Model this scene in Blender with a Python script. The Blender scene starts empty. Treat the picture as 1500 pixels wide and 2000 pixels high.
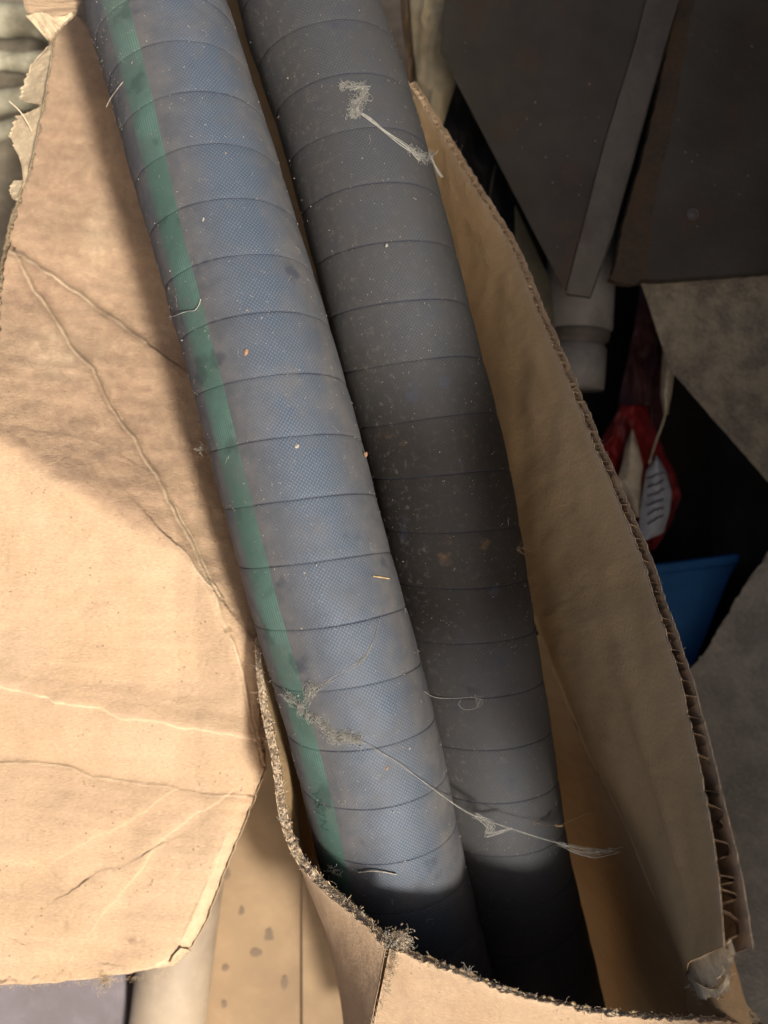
import bpy, math, random
import numpy as np
from mathutils import Vector

rng = np.random.default_rng(7)
random.seed(7)
scene = bpy.context.scene
col = scene.collection

# ------------------------------------------------------------------ frame
# Everything is laid out in a working frame (u right, v up, w towards the
# viewer) in units of 0.2 mm, then turned so that the viewer looks steeply
# down at the things leaning near the ground.
S = 0.0002
D = 1700.0
PITCH = math.radians(60)
U = np.array([1.0, 0, 0])
V = np.array([0, math.sin(PITCH), math.cos(PITCH)])
W = np.array([0, -math.cos(PITCH), math.sin(PITCH)])
ORG = np.array([0, 0, 0.42])
BASIS = np.stack([U, V, W])          # rows


def to_world(L):
    return np.asarray(L, float) @ BASIS * S + ORG


def P(x, y, w):
    k = (D - w) / D
    return np.array([(x - 750.0) * k, (1000.0 - y) * k, w])


# camera
cam_d = bpy.data.cameras.new("camera")
cam = bpy.data.objects.new("camera", cam_d)
col.objects.link(cam)
cam.location = to_world([0, 0, D])
cam.rotation_euler = (math.radians(90) - PITCH, 0, 0)
cam_d.sensor_fit = 'VERTICAL'
cam_d.sensor_height = 36.0
cam_d.lens = 36.0 * D / 2000.0
cam_d.clip_start = 0.01
cam_d.clip_end = 100
cam_d.dof.use_dof = True
cam_d.dof.focus_distance = (D - 70) * S
cam_d.dof.aperture_fstop = 7.5
scene.camera = cam

# light
SUN_L = np.array([0.50, -0.48, 1.0])           # towards the sun, working frame
sw = SUN_L @ BASIS
sw = sw / np.linalg.norm(sw)
elev = math.asin(sw[2])
azim = math.atan2(sw[0], sw[1])                # from +Y clockwise
world = bpy.data.worlds.new("World")
scene.world = world
world.use_nodes = True
nt = world.node_tree
bgn = nt.nodes['Background']
sky = nt.nodes.new('ShaderNodeTexSky')
sky.sky_type = 'NISHITA'
sky.sun_disc = False
sky.sun_elevation = elev
sky.sun_rotation = azim
nt.links.new(sky.outputs[0], bgn.inputs[0])
bgn.inputs[1].default_value = 0.09
sky.dust_density = 7.0
sky.air_density = 0.6
sky.ozone_density = 0.2
sl = bpy.data.lights.new("sun", 'SUN')
sl.energy = 3.6
sl.angle = math.radians(6)
sl.color = (1.0, 0.94, 0.86)
so = bpy.data.objects.new("sun", sl)
col.objects.link(so)
so.rotation_euler = Vector(sw).to_track_quat('Z', 'Y').to_euler()
vs = scene.view_settings
vs.view_transform = 'Standard'
vs.look = 'None'
vs.exposure = 0.38
vs.gamma = 1.0

# ------------------------------------------------------------------ helpers
WORIG = {}


def tag(o, label, cat, group=None, kind=None):
    if label: o['label'] = label
    if cat: o['category'] = cat
    if group: o['group'] = group
    if kind: o['kind'] = kind
    return o


def empty(name, loc_local, label, cat, group=None):
    o = bpy.data.objects.new(name, None)
    o.empty_display_size = 0.01
    col.objects.link(o)
    wl = to_world(loc_local)
    o.location = wl
    WORIG[o.name] = wl
    return tag(o, label, cat, group)


def mk(name, verts, faces, mat, parent=None, uv=None, attrs=None, smooth=True):
    wv = to_world(verts)
    lo, hi = wv.min(0), wv.max(0)
    org = np.array([(lo[0] + hi[0]) / 2, (lo[1] + hi[1]) / 2, lo[2]])
    me = bpy.data.meshes.new(name)
    if isinstance(faces, np.ndarray):
        n, m = faces.shape
        me.vertices.add(len(wv))
        me.vertices.foreach_set('co', (wv - org).astype(np.float32).ravel())
        me.loops.add(n * m)
        me.loops.foreach_set('vertex_index', faces.astype(np.int32).ravel())
        me.polygons.add(n)
        me.polygons.foreach_set('loop_start', np.arange(0, n * m, m, dtype=np.int32))
        me.update(calc_edges=True)
    else:
        me.from_pydata([tuple(p) for p in (wv - org)], [], [tuple(int(i) for i in f) for f in faces])
    me.polygons.foreach_set('use_smooth', np.full(len(me.polygons), smooth))
    if uv is not None:
        lay = me.uv_layers.new(name='uv')
        vi = np.empty(len(me.loops), dtype=np.int32)
        me.loops.foreach_get('vertex_index', vi)
        lay.data.foreach_set('uv', np.asarray(uv, np.float32)[vi].ravel())
    for k, a in (attrs or {}).items():
        at = me.attributes.new(k, 'FLOAT', 'POINT')
        at.data.foreach_set('value', np.asarray(a, np.float32))
    me.validate()
    me.update()
    if mat is not None:
        me.materials.append(mat)
    o = bpy.data.objects.new(name, me)
    col.objects.link(o)
    WORIG[o.name] = org
    if parent is not None:
        o.parent = parent
        o.location = org - WORIG[parent.name]
    else:
        o.location = org
    return o


def gridfaces(nr, nc, off=0, flip=False):
    i = np.arange(nr - 1)[:, None] * nc + np.arange(nc - 1)[None, :]
    i = i.ravel() + off
    f = np.stack([i, i + 1, i + nc + 1, i + nc], 1)
    return f[:, ::-1] if flip else f


def catmull(pts, n):
    p = np.asarray(pts, float)
    p = np.vstack([2 * p[0] - p[1], p, 2 * p[-1] - p[-2]])
    m = len(p) - 3
    t = np.linspace(0, m, n)
    i = np.minimum(t.astype(int), m - 1)
    f = (t - i)[:, None]
    a, b, c, d = p[i], p[i + 1], p[i + 2], p[i + 3]
    return 0.5 * ((2 * b) + (-a + c) * f + (2 * a - 5 * b + 4 * c - d) * f ** 2 + (-a + 3 * b - 3 * c + d) * f ** 3)


def even(pts, step):
    """smooth curve resampled to even arc length"""
    q = catmull(pts, max(60, len(pts) * 60))
    s = np.r_[0, np.cumsum(np.linalg.norm(np.diff(q, axis=0), axis=1))]
    n = max(2, int(s[-1] / step) + 1)
    ss = np.linspace(0, s[-1], n)
    return np.stack([np.interp(ss, s, q[:, k]) for k in range(q.shape[1])], 1), ss


_tab = rng.random((256, 256))


def vn(x, y):
    """value noise 0..1"""
    x = np.asarray(x, float); y = np.asarray(y, float)
    xi = np.floor(x).astype(int); yi = np.floor(y).astype(int)
    fx = x - xi; fy = y - yi
    fx = fx * fx * (3 - 2 * fx); fy = fy * fy * (3 - 2 * fy)
    a = _tab[xi & 255, yi & 255]; b = _tab[(xi + 1) & 255, yi & 255]
    c = _tab[xi & 255, (yi + 1) & 255]; d = _tab[(xi + 1) & 255, (yi + 1) & 255]
    return (a * (1 - fx) + b * fx) * (1 - fy) + (c * (1 - fx) + d * fx) * fy


def fbm(x, y, o=4):
    r = 0; a = 1; t = 0
    for k in range(o):
        r = r + a * vn(x * 2 ** k + 17 * k, y * 2 ** k + 31 * k); t += a; a *= 0.5
    return r / t


def polydist(x, y, line):
    """distance from points to a polyline, and signed side"""
    best = np.full(np.shape(x), 1e9); side = np.zeros(np.shape(x))
    for (x0, y0), (x1, y1) in zip(line[:-1], line[1:]):
        dx, dy = x1 - x0, y1 - y0
        L2 = dx * dx + dy * dy
        t = np.clip(((x - x0) * dx + (y - y0) * dy) / L2, 0, 1)
        ex = x - (x0 + t * dx); ey = y - (y0 + t * dy)
        d = np.hypot(ex, ey)
        sgn = np.sign(dx * ey - dy * ex)
        m = d < best
        best = np.where(m, d, best); side = np.where(m, sgn, side)
    return best, side


class Batch:
    """collects triangles / quads as one quad array (tris repeat nothing: tubes and octahedra only)"""
    def __init__(s): s.v = []; s.f = []; s.n = 0
    def add(s, v, f):
        s.v.append(v); s.f.append(np.asarray(f) + s.n); s.n += len(v)
    def tube(s, pts, r, sides=4, cap=True):
        pts = np.asarray(pts, float)
        n = len(pts)
        r = np.broadcast_to(r, (n,)).copy()
        t = np.gradient(pts, axis=0)
        t /= np.linalg.norm(t, axis=1)[:, None] + 1e-9
        ref = np.array([0.3, 0.2, 0.93])
        a = np.cross(t, ref); a /= np.linalg.norm(a, axis=1)[:, None] + 1e-9
        b = np.cross(t, a)
        ang = np.arange(sides) * 2 * math.pi / sides
        ring = (np.cos(ang)[None, :, None] * a[:, None, :] + np.sin(ang)[None, :, None] * b[:, None, :])
        v = (pts[:, None, :] + ring * r[:, None, None]).reshape(-1, 3)
        i = np.arange(n - 1)[:, None] * sides
        j = np.arange(sides)[None, :]
        j2 = (j + 1) % sides
        f = np.stack([(i + j).ravel(), (i + j2).ravel(), (i + sides + j2).ravel(), (i + sides + j).ravel()], 1)
        s.add(v, f)
    def build(s, name, mat, parent=None, smooth=True):
        return mk(name, np.vstack(s.v), np.vstack(s.f), mat, parent, smooth=smooth)


def wiggle(p0, d, length, n=6, curl=0.5, r=None):
    r = r or rng
    pts = [np.array(p0, float)]
    d = np.array(d, float); d /= np.linalg.norm(d) + 1e-9
    for k in range(n - 1):
        d = d + r.normal(0, curl, 3); d /= np.linalg.norm(d)
        pts.append(pts[-1] + d * length / (n - 1))
    return np.array(pts)


# ------------------------------------------------------------------ materials
class NT:
    def __init__(s, name):
        s.m = bpy.data.materials.new(name); s.m.use_nodes = True
        s.t = s.m.node_tree
        s.b = s.t.nodes['Principled BSDF']
    def n(s, ty, **k):
        nd = s.t.nodes.new(ty)
        for a, v in k.items(): setattr(nd, a, v)
        return nd
    def link(s, a, b): s.t.links.new(a, b)
    def set(s, sock, v):
        if hasattr(v, 'links') or hasattr(v, 'is_linked'): s.link(v, sock)
        else: sock.default_value = v
    def math(s, op, a, b=None, c=None, clamp=False):
        nd = s.n('ShaderNodeMath', operation=op, use_clamp=clamp)
        s.set(nd.inputs[0], a)
        if b is not None: s.set(nd.inputs[1], b)
        if c is not None: s.set(nd.inputs[2], c)
        return nd.outputs[0]
    def mix(s, f, a, b, mode='MIX'):
        nd = s.n('ShaderNodeMix', data_type='RGBA', blend_type=mode)
        s.set(nd.inputs['Factor'], f)
        A, B = [i for i in nd.inputs if i.name == 'A' and i.type == 'RGBA'][0], [i for i in nd.inputs if i.name == 'B' and i.type == 'RGBA'][0]
        s.set(A, (*a, 1) if isinstance(a, tuple) else a)
        s.set(B, (*b, 1) if isinstance(b, tuple) else b)
        return [o for o in nd.outputs if o.type == 'RGBA'][0]
    def noise(s, vec, scale, detail=4, rough=0.55, sc=None):
        if sc is not None:
            mp = s.n('ShaderNodeMapping'); s.link(vec, mp.inputs[0]); mp.inputs['Scale'].default_value = sc; vec = mp.outputs[0]
        nd = s.n('ShaderNodeTexNoise'); s.link(vec, nd.inputs['Vector'])
        nd.inputs['Scale'].default_value = scale; nd.inputs['Detail'].default_value = detail
        nd.inputs['Roughness'].default_value = rough
        return nd.outputs['Fac']
    def ramp(s, f, lo, hi):
        nd = s.n('ShaderNodeMapRange', interpolation_type='SMOOTHSTEP')
        s.set(nd.inputs[0], f); nd.inputs[1].default_value = lo; nd.inputs[2].default_value = hi
        return nd.outputs[0]
    def voro(s, vec, scale, feature='F1'):
        nd = s.n('ShaderNodeTexVoronoi', feature=feature); s.link(vec, nd.inputs['Vector']); nd.inputs['Scale'].default_value = scale
        return nd.outputs['Distance']
    def bump(s, h, dist, strength=1.0, normal=None):
        nd = s.n('ShaderNodeBump'); s.link(h, nd.inputs['Height']); nd.inputs['Distance'].default_value = dist
        nd.inputs['Strength'].default_value = strength
        if normal is not None: s.link(normal, nd.inputs['Normal'])
        return nd.outputs[0]
    def obj(s):
        return s.n('ShaderNodeTexCoord').outputs['Object']
    def uvmap(s):
        return s.n('ShaderNodeUVMap', uv_map='uv').outputs[0]
    def attr(s, name):
        return s.n('ShaderNodeAttribute', attribute_name=name).outputs['Fac']
    def fin(s, color, rough=0.9, normal=None, spec=0.3, metal=0.0):
        s.set(s.b.inputs['Base Color'], (*color, 1) if isinstance(color, tuple) else color)
        s.set(s.b.inputs['Roughness'], rough)
        s.b.inputs['Specular IOR Level'].default_value = spec
        s.b.inputs['Metallic'].default_value = metal
        if normal is not None: s.link(normal, s.b.inputs['Normal'])
        return s.m


def cardboard(name, a=(0.492, 0.348, 0.222), b=(0.452, 0.312, 0.192), spots=1.0, streak=0.25, fs=1.0):
    k = NT(name)
    v = k.uvmap()
    big = k.noise(v, 22, 5, 0.6)
    c = k.mix(k.ramp(big, 0.35, 0.7), a, b)
    med = k.noise(v, 110, 4, 0.6)
    c = k.mix(k.math('MULTIPLY', k.ramp(med, 0.45, 0.8), 0.14), c, (0.30, 0.22, 0.17))
    fib = k.noise(v, 1500, 3, 0.7, sc=(0.35, 1.0, 1.0))
    c = k.mix(k.math('MULTIPLY', k.ramp(fib, 0.50, 0.70), 0.50 * fs), c, (0.61, 0.465, 0.295))
    c = k.mix(k.math('MULTIPLY', k.ramp(fib, 0.46, 0.30), 0.50 * fs), c, (0.27, 0.185, 0.12))
    st = k.noise(v, 260, 3, 0.5, sc=(0.10, 1.0, 1.0))
    c = k.mix(k.math('MULTIPLY', k.ramp(st, 0.5, 0.75), streak), c, (0.60, 0.43, 0.28))
    sp = k.voro(v, 330)
    spn = k.noise(v, 60, 2)
    spm = k.math('MULTIPLY', k.ramp(sp, 0.17, 0.09), k.ramp(spn, 0.48, 0.6))
    c = k.mix(k.math('MULTIPLY', spm, 0.65 * spots), c, (0.13, 0.08, 0.05))
    dirt_shade = k.attr('dirt_shade')
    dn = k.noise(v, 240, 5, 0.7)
    dm = k.math('MULTIPLY', dirt_shade, k.ramp(dn, 0.1, 0.75), clamp=True)
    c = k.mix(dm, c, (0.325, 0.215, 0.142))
    wear = k.attr('wear')
    wn = k.noise(v, 160, 3)
    wm = k.math('MULTIPLY', wear, k.math('ADD', k.ramp(wn, 0.3, 0.7), 0.5), clamp=True)
    c = k.mix(wm, c, (0.66, 0.50, 0.33))
    h = k.math('ADD', k.math('MULTIPLY', fib, 1.0), k.math('MULTIPLY', k.noise(v, 700, 3, 0.65), 0.9))
    nrm = k.bump(h, 0.00034, 0.9)
    nrm = k.bump(med, 0.0005, 0.35, nrm)
    return k.fin(c, 0.88, nrm, 0.2)


M_CARD = cardboard('kraft_cardboard')
M_CARD_IN = cardboard('kraft_inner_liner', a=(0.60, 0.415, 0.218), b=(0.53, 0.358, 0.18), spots=0.3, streak=0.08, fs=0.35)


def simple(name, c1, c2, scale=60, rough=0.85, bump=0.0006, spec=0.3, metal=0.0, detail=5, fine=None, lo=.35, hi=.65):
    k = NT(name); v = k.obj()
    f = k.noise(v, scale, detail, 0.6)
    c = k.mix(k.ramp(f, lo, hi), c1, c2)
    h = k.noise(v, fine or scale * 6, 4, 0.65)
    c = k.mix(k.math('MULTIPLY', k.ramp(h, 0.4, 0.8), 0.35), c, tuple(min(1, x * 1.5) for x in c1))
    return k.fin(c, rough, k.bump(h, bump, 0.8), spec, metal)


M_FUZZ = simple('torn_paper_fuzz', (0.60, 0.48, 0.34), (0.46, 0.35, 0.23), 300, 0.95, 0.0004)
M_PLY = simple('torn_paper_ply', (0.60, 0.48, 0.31), (0.47, 0.36, 0.23), 90, 0.95, 0.0003)
M_WHITE = simple('frayed_white_paper', (0.80, 0.68, 0.48), (0.60, 0.46, 0.30), 120, 0.95, 0.0003)
M_CORE = simple('corrugated_core', (0.52, 0.40, 0.26), (0.36, 0.26, 0.16), 200, 0.95, 0.0004)
M_FLUTE = cardboard('fluting_paper', a=(0.27, 0.165, 0.08), b=(0.20, 0.12, 0.06), spots=0)  # dark base paints the shade inside the open flutes
M_WEB = simple('dusty_cobweb', (0.36, 0.35, 0.31), (0.26, 0.25, 0.22), 400, 0.95, 0.0001)
M_WEBDARK = simple('brown_cobweb', (0.28, 0.19, 0.11), (0.18, 0.12, 0.07), 400, 0.95, 0.0001)
M_LINT = simple('lint', (0.40, 0.37, 0.31), (0.27, 0.23, 0.19), 500, 0.95, 0.0001)
M_GRIT = simple('grit', (0.42, 0.38, 0.31), (0.22, 0.18, 0.14), 300, 0.95, 0.0001)
M_STRAW = simple('straw', (0.50, 0.38, 0.20), (0.36, 0.25, 0.12), 300, 0.8, 0.0001)


def hose_material(name, striped, dusty):
    k = NT(name)
    v = k.uvmap()
    sep = k.n('ShaderNodeSeparateXYZ'); k.link(v, sep.inputs[0])
    u, a = sep.outputs[0], sep.outputs[1]
    seam = k.attr('seam')
    # woven imprint: staggered dots
    w1 = 2 * math.pi / (7.6 * S)
    wob = k.noise(v, 120, 2)
    su = k.math('SINE', k.math('MULTIPLY', k.math('ADD', u, k.math('MULTIPLY', wob, 0.0012)), w1))
    sa = k.math('SINE', k.math('MULTIPLY', k.math('ADD', a, k.math('MULTIPLY', wob, 0.0008)), w1 * 0.98))
    weave = k.math('ADD', k.math('MULTIPLY', k.math('MULTIPLY', su, sa), 0.5), 0.5)
    n1 = k.noise(v, 25, 5, 0.62)
    n2 = k.noise(v, 90, 5, 0.65)
    nf = k.noise(v, 1400, 3, 0.7)
    cen = 0.030 if striped else 0.004
    wid = 0.023 if striped else 0.024
    un = k.math('ADD', u, k.math('MULTIPLY', k.math('SUBTRACT', n2, 0.5), 0.012))
    band = k.ramp(k.math('ABSOLUTE', k.math('SUBTRACT', un, cen)), wid, wid * 0.12)
    clean = k.math('MULTIPLY', band, k.ramp(n1, 0.25, 0.55), clamp=True)
    if not striped:
        clean = k.math('MULTIPLY', clean, 0.42)
    rub = k.mix(k.ramp(n1, 0.3, 0.7), (0.080, 0.084, 0.093), (0.069, 0.072, 0.079)) if striped else k.mix(k.ramp(n1, 0.3, 0.7), (0.053, 0.053, 0.056), (0.045, 0.044, 0.042))
    dust = (0.122, 0.115, 0.110) if not dusty else (0.056, 0.052, 0.046)
    c = k.mix(k.ramp(n2, 0.3, 0.75), rub, dust)
    c = k.mix(k.math('MULTIPLY', clean, 0.8), c, (0.057, 0.080, 0.115) if striped else (0.042, 0.050, 0.066))
    wv = k.ramp(weave, 0.50, 0.92)
    c = k.mix(k.math('MULTIPLY', wv, k.math('ADD', k.math('MULTIPLY', clean, 0.58), 0.10)), c, (0.146, 0.188, 0.248) if striped else (0.10, 0.115, 0.14))
    # grime rubbed off in long blotches
    gr = k.noise(v, 34, 5, 0.7, sc=(1.0, 0.55, 1.0))
    c = k.mix(k.math('MULTIPLY', k.ramp(gr, 0.54, 0.70), 0.40), c, (0.135, 0.122, 0.108) if striped else (0.056, 0.050, 0.042))
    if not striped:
        low = k.math('MULTIPLY', k.ramp(a, 0.255, 0.31), k.ramp(a, 0.405, 0.365))  # darkens the plain hose's shaded middle in colour, on top of real grime
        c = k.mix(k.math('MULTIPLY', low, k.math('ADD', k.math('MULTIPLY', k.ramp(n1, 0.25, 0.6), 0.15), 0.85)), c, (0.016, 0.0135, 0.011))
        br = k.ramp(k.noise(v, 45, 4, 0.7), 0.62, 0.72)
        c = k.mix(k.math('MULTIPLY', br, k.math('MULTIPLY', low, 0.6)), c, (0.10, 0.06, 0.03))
    # dark smudges
    sm = k.noise(v, 55, 3, 0.5)
    c = k.mix(k.math('MULTIPLY', k.ramp(sm, 0.63, 0.72), 0.6), c, (0.035, 0.04, 0.058))
    if striped:
        e = k.math('ABSOLUTE', k.math('ADD', u, k.math('MULTIPLY', k.math('SUBTRACT', n2, 0.5), 0.0006)))
        stripe = k.ramp(k.math('ADD', e, k.math('MULTIPLY', k.math('SUBTRACT', nf, 0.5), 0.0008)), 0.0066, 0.0056)
        soft = k.ramp(k.math('ADD', u, k.math('MULTIPLY', n2, 0.004)), -0.0062, 0.0015)
        fade = k.math('MULTIPLY', k.math('ADD', k.math('MULTIPLY', soft, 0.5), 0.42), stripe)
        rib = k.math('ADD', k.math('MULTIPLY', k.math('SINE', k.math('MULTIPLY', u, 2 * math.pi / (5.5 * S))), 0.5), 0.5)
        g = k.mix(k.ramp(n1, 0.3, 0.7), (0.056, 0.116, 0.090), (0.074, 0.134, 0.110))
        up = k.ramp(a, 0.21, 0.10)
        g = k.mix(k.math('MULTIPLY', up, 0.75), g, (0.095, 0.125, 0.108))
        g = k.mix(k.math('MULTIPLY', rib, k.math('MULTIPLY', k.ramp(n1, 0.45, 0.65), 0.35)), g, (0.16, 0.36, 0.29))
        c = k.mix(fade, c, g)
        c = k.mix(k.math('MULTIPLY', k.ramp(k.noise(v, 60, 5, 0.7, sc=(1.0, 0.4, 1.0)), 0.5, 0.68), k.math('MULTIPLY', stripe, 0.6)), c, (0.100, 0.116, 0.104))
        c = k.mix(k.math('MULTIPLY', k.ramp(sm, 0.56, 0.66), k.math('MULTIPLY', stripe, 0.55)), c, (0.035, 0.055, 0.048))
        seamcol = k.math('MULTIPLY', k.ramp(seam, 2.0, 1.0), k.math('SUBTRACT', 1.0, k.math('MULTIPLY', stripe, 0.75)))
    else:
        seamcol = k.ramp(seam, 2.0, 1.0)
    # dust film and specks
    d1 = k.ramp(k.noise(v, 300, 5, 0.7), 0.52, 0.78)
    edge = k.ramp(u, 0.004, -0.014) if striped else k.ramp(u, -0.006, -0.02)
    c = k.mix(k.math('MULTIPLY', d1, k.math('ADD', k.math('MULTIPLY', edge, 0.35), 0.16)), c, (0.20, 0.175, 0.15))
    c = k.mix(k.math('MULTIPLY', k.ramp(nf, 0.62, 0.85), 0.45), c, (0.26, 0.24, 0.21))
    sp = k.math('MULTIPLY', k.ramp(k.voro(v, 520), 0.13, 0.05), k.ramp(k.noise(v, 180, 2), 0.5, 0.6))
    c = k.mix(k.math('MULTIPLY', sp, 0.4), c, (0.50, 0.47, 0.41))
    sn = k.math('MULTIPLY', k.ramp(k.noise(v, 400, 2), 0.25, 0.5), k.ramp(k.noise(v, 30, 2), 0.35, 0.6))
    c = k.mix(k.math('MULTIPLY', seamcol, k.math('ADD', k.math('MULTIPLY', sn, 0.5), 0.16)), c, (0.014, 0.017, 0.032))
    h = k.math('ADD', k.math('MULTIPLY', weave, k.math('ADD', k.math('MULTIPLY', clean, 0.6), 0.25)), k.math('MULTIPLY', nf, 0.9))
    nrm = k.bump(h, 0.00014, 0.8)
    nrm = k.bump(k.noise(v, 70, 3), 0.0012, 0.35, nrm)
    r = k.math('SUBTRACT', 0.82, k.math('MULTIPLY', clean, 0.27))
    return k.fin(c, r, nrm, 0.35)


# ------------------------------------------------------------------ hoses
R = 145.0
PITCHPX = 112.0


class Hose:
    def __init__(s, ctrl, theta_ctrl):
        L = [P(*c) for c in ctrl]
        s.c, s.a = even(L, 6.0)
        t = np.gradient(s.c, axis=0); t /= np.linalg.norm(t, axis=1)[:, None]
        z = np.array([0, 0, 1.0])
        n = z - (t @ z)[:, None] * t; n /= np.linalg.norm(n, axis=1)[:, None]
        b = np.cross(n, t)                       # to the right of the picture
        b = np.where((b[:, :1] < 0), -b, b)
        s.t, s.n, s.b = t, n, b
        # picture row of each axial station, for the stripe's slow twist
        yy = 1000 - s.c[:, 1] * D / (D - s.c[:, 2])
        s.ts = np.interp(yy, [q[0] for q in theta_ctrl], [q[1] for q in theta_ctrl])
    def at(s, a, th, r):
        out = np.zeros(np.shape(a) + (3,))
        for k in range(3):
            c = np.interp(a, s.a, s.c[:, k]); n = np.interp(a, s.a, s.n[:, k]); b = np.interp(a, s.a, s.b[:, k])
            out[..., k] = c + r * (np.cos(th) * n + np.sin(th) * b)
        return out
    def wsurf(s, x, y, lift=0.0):
        """height of the hose's near side under picture point x, y"""
        lo, hi = -600.0, 300.0
        ws = np.linspace(hi, lo, 400)
        pts = np.array([P(x, y, w) for w in ws])
        d = np.array([np.min(np.linalg.norm(s.c - p, axis=1)) for p in pts])
        i = np.where(d < R + lift)[0]
        return ws[i[0]] if len(i) else None


def proj(p):
    return 750 + p[0] * D / (D - p[2]), 1000 - p[1] * D / (D - p[2])


def build_hose(name, H, mat, anchor, seed):
    # phase so that a seam passes the picture point 'anchor'=(theta, y)
    th0, y0 = anchor
    aa = np.linspace(0, H.a[-1], 4000)
    pts = H.at(aa, np.full_like(aa, th0), R)
    py = 1000 - pts[:, 1] * D / (D - pts[:, 2])
    astar = aa[np.argmin(np.abs(py - y0))]
    off = (astar - PITCHPX * th0 / (2 * math.pi)) % PITCHPX
    N = 132
    turns = int((H.a[-1]) / PITCHPX) - 1
    k = np.arange(0, turns * N + 1)
    th = k / N * 2 * math.pi
    fr = np.array([0, .006, .012, .018, .026, .045, .09, .18, .3, .42, .54, .66, .78, .88, .945, .975, .99, 1.0])
    T, F = np.meshgrid(th, fr, indexing='ij')
    thw = (T + math.pi) % (2 * math.pi) - math.pi
    wob = 2.6 * (fbm(T * 1.3 + seed, T * 0 + 3, 3) - 0.5)
    A = off + PITCHPX * (T / (2 * math.pi) + F) + wob
    # next turn's wobble must match at F=1
    wob2 = 2.6 * (fbm((T + 2 * math.pi) * 1.3 + seed, T * 0 + 3, 3) - 0.5)
    A = A + F * (wob2 - wob)
    prof = 1.5 * np.sin(math.pi * np.clip((F - .026) / .964, 0, 1)) ** 0.5
    prof = prof - 1.1 * np.exp(-((F - .012) / .006) ** 2)
    rr = R + prof + 3.0 * (fbm(A / 160 + seed, np.cos(thw) * 2 + 5, 3) - 0.5)
    X = H.at(A, thw, rr)
    ts = np.interp(A, H.a, H.ts)
    du = (thw - ts + math.pi) % (2 * math.pi) - math.pi
    uv = np.stack([du * R * S, A * S], -1).reshape(-1, 2)
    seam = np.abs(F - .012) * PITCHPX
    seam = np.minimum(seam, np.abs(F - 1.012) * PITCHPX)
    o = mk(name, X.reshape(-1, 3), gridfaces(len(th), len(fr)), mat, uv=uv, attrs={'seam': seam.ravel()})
    return o, off


hoseA = Hose([(262, -420, -260), (272, -220, -200), (302, 0, -140), (332, 100, -118), (392, 300, -75), (452, 500, -40), (517, 720, -12),
              (580, 955, 0), (633, 1155, 0), (676, 1304, -12), (707, 1420, -28), (731, 1520, -48), (757, 1640, -78),
              (796, 1800, -120), (850, 2000, -200), (890, 2250, -330)],
             [(0, -0.44), (250, -0.52), (500, -0.66), (950, -0.74), (1500, -0.76), (2000, -0.80)])
hoseB = Hose([(545, -420, -240), (560, -220, -200), (600, 0, -165), (632, 100, -150), (682, 250, -135), (750, 500, -118), (800, 700, -120),
              (856, 911, -135), (884, 1060, -150), (912, 1237, -172), (940, 1400, -195), (962, 1550, -215), (988, 1700, -248),
              (1036, 1880, -320), (1085, 2080, -400), (1130, 2300, -500)],
             [(0, 0.0), (2000, 0.1)])

M_HA = hose_material('striped_hose_rubber', True, False)
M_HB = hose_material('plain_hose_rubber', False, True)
hA, offA = build_hose('rubber_hose', hoseA, M_HA, (-0.45, 865), 1.0)
tag(hA, 'blue-grey dusty rubber hose with the long green stripe, on the left', 'hose', 'thick rubber hoses lying in the cardboard box')
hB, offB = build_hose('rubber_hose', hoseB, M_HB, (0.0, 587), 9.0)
tag(hB, 'plain dark grey rubber hose without a stripe, beside the box wall', 'hose', 'thick rubber hoses lying in the cardboard box')

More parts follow.
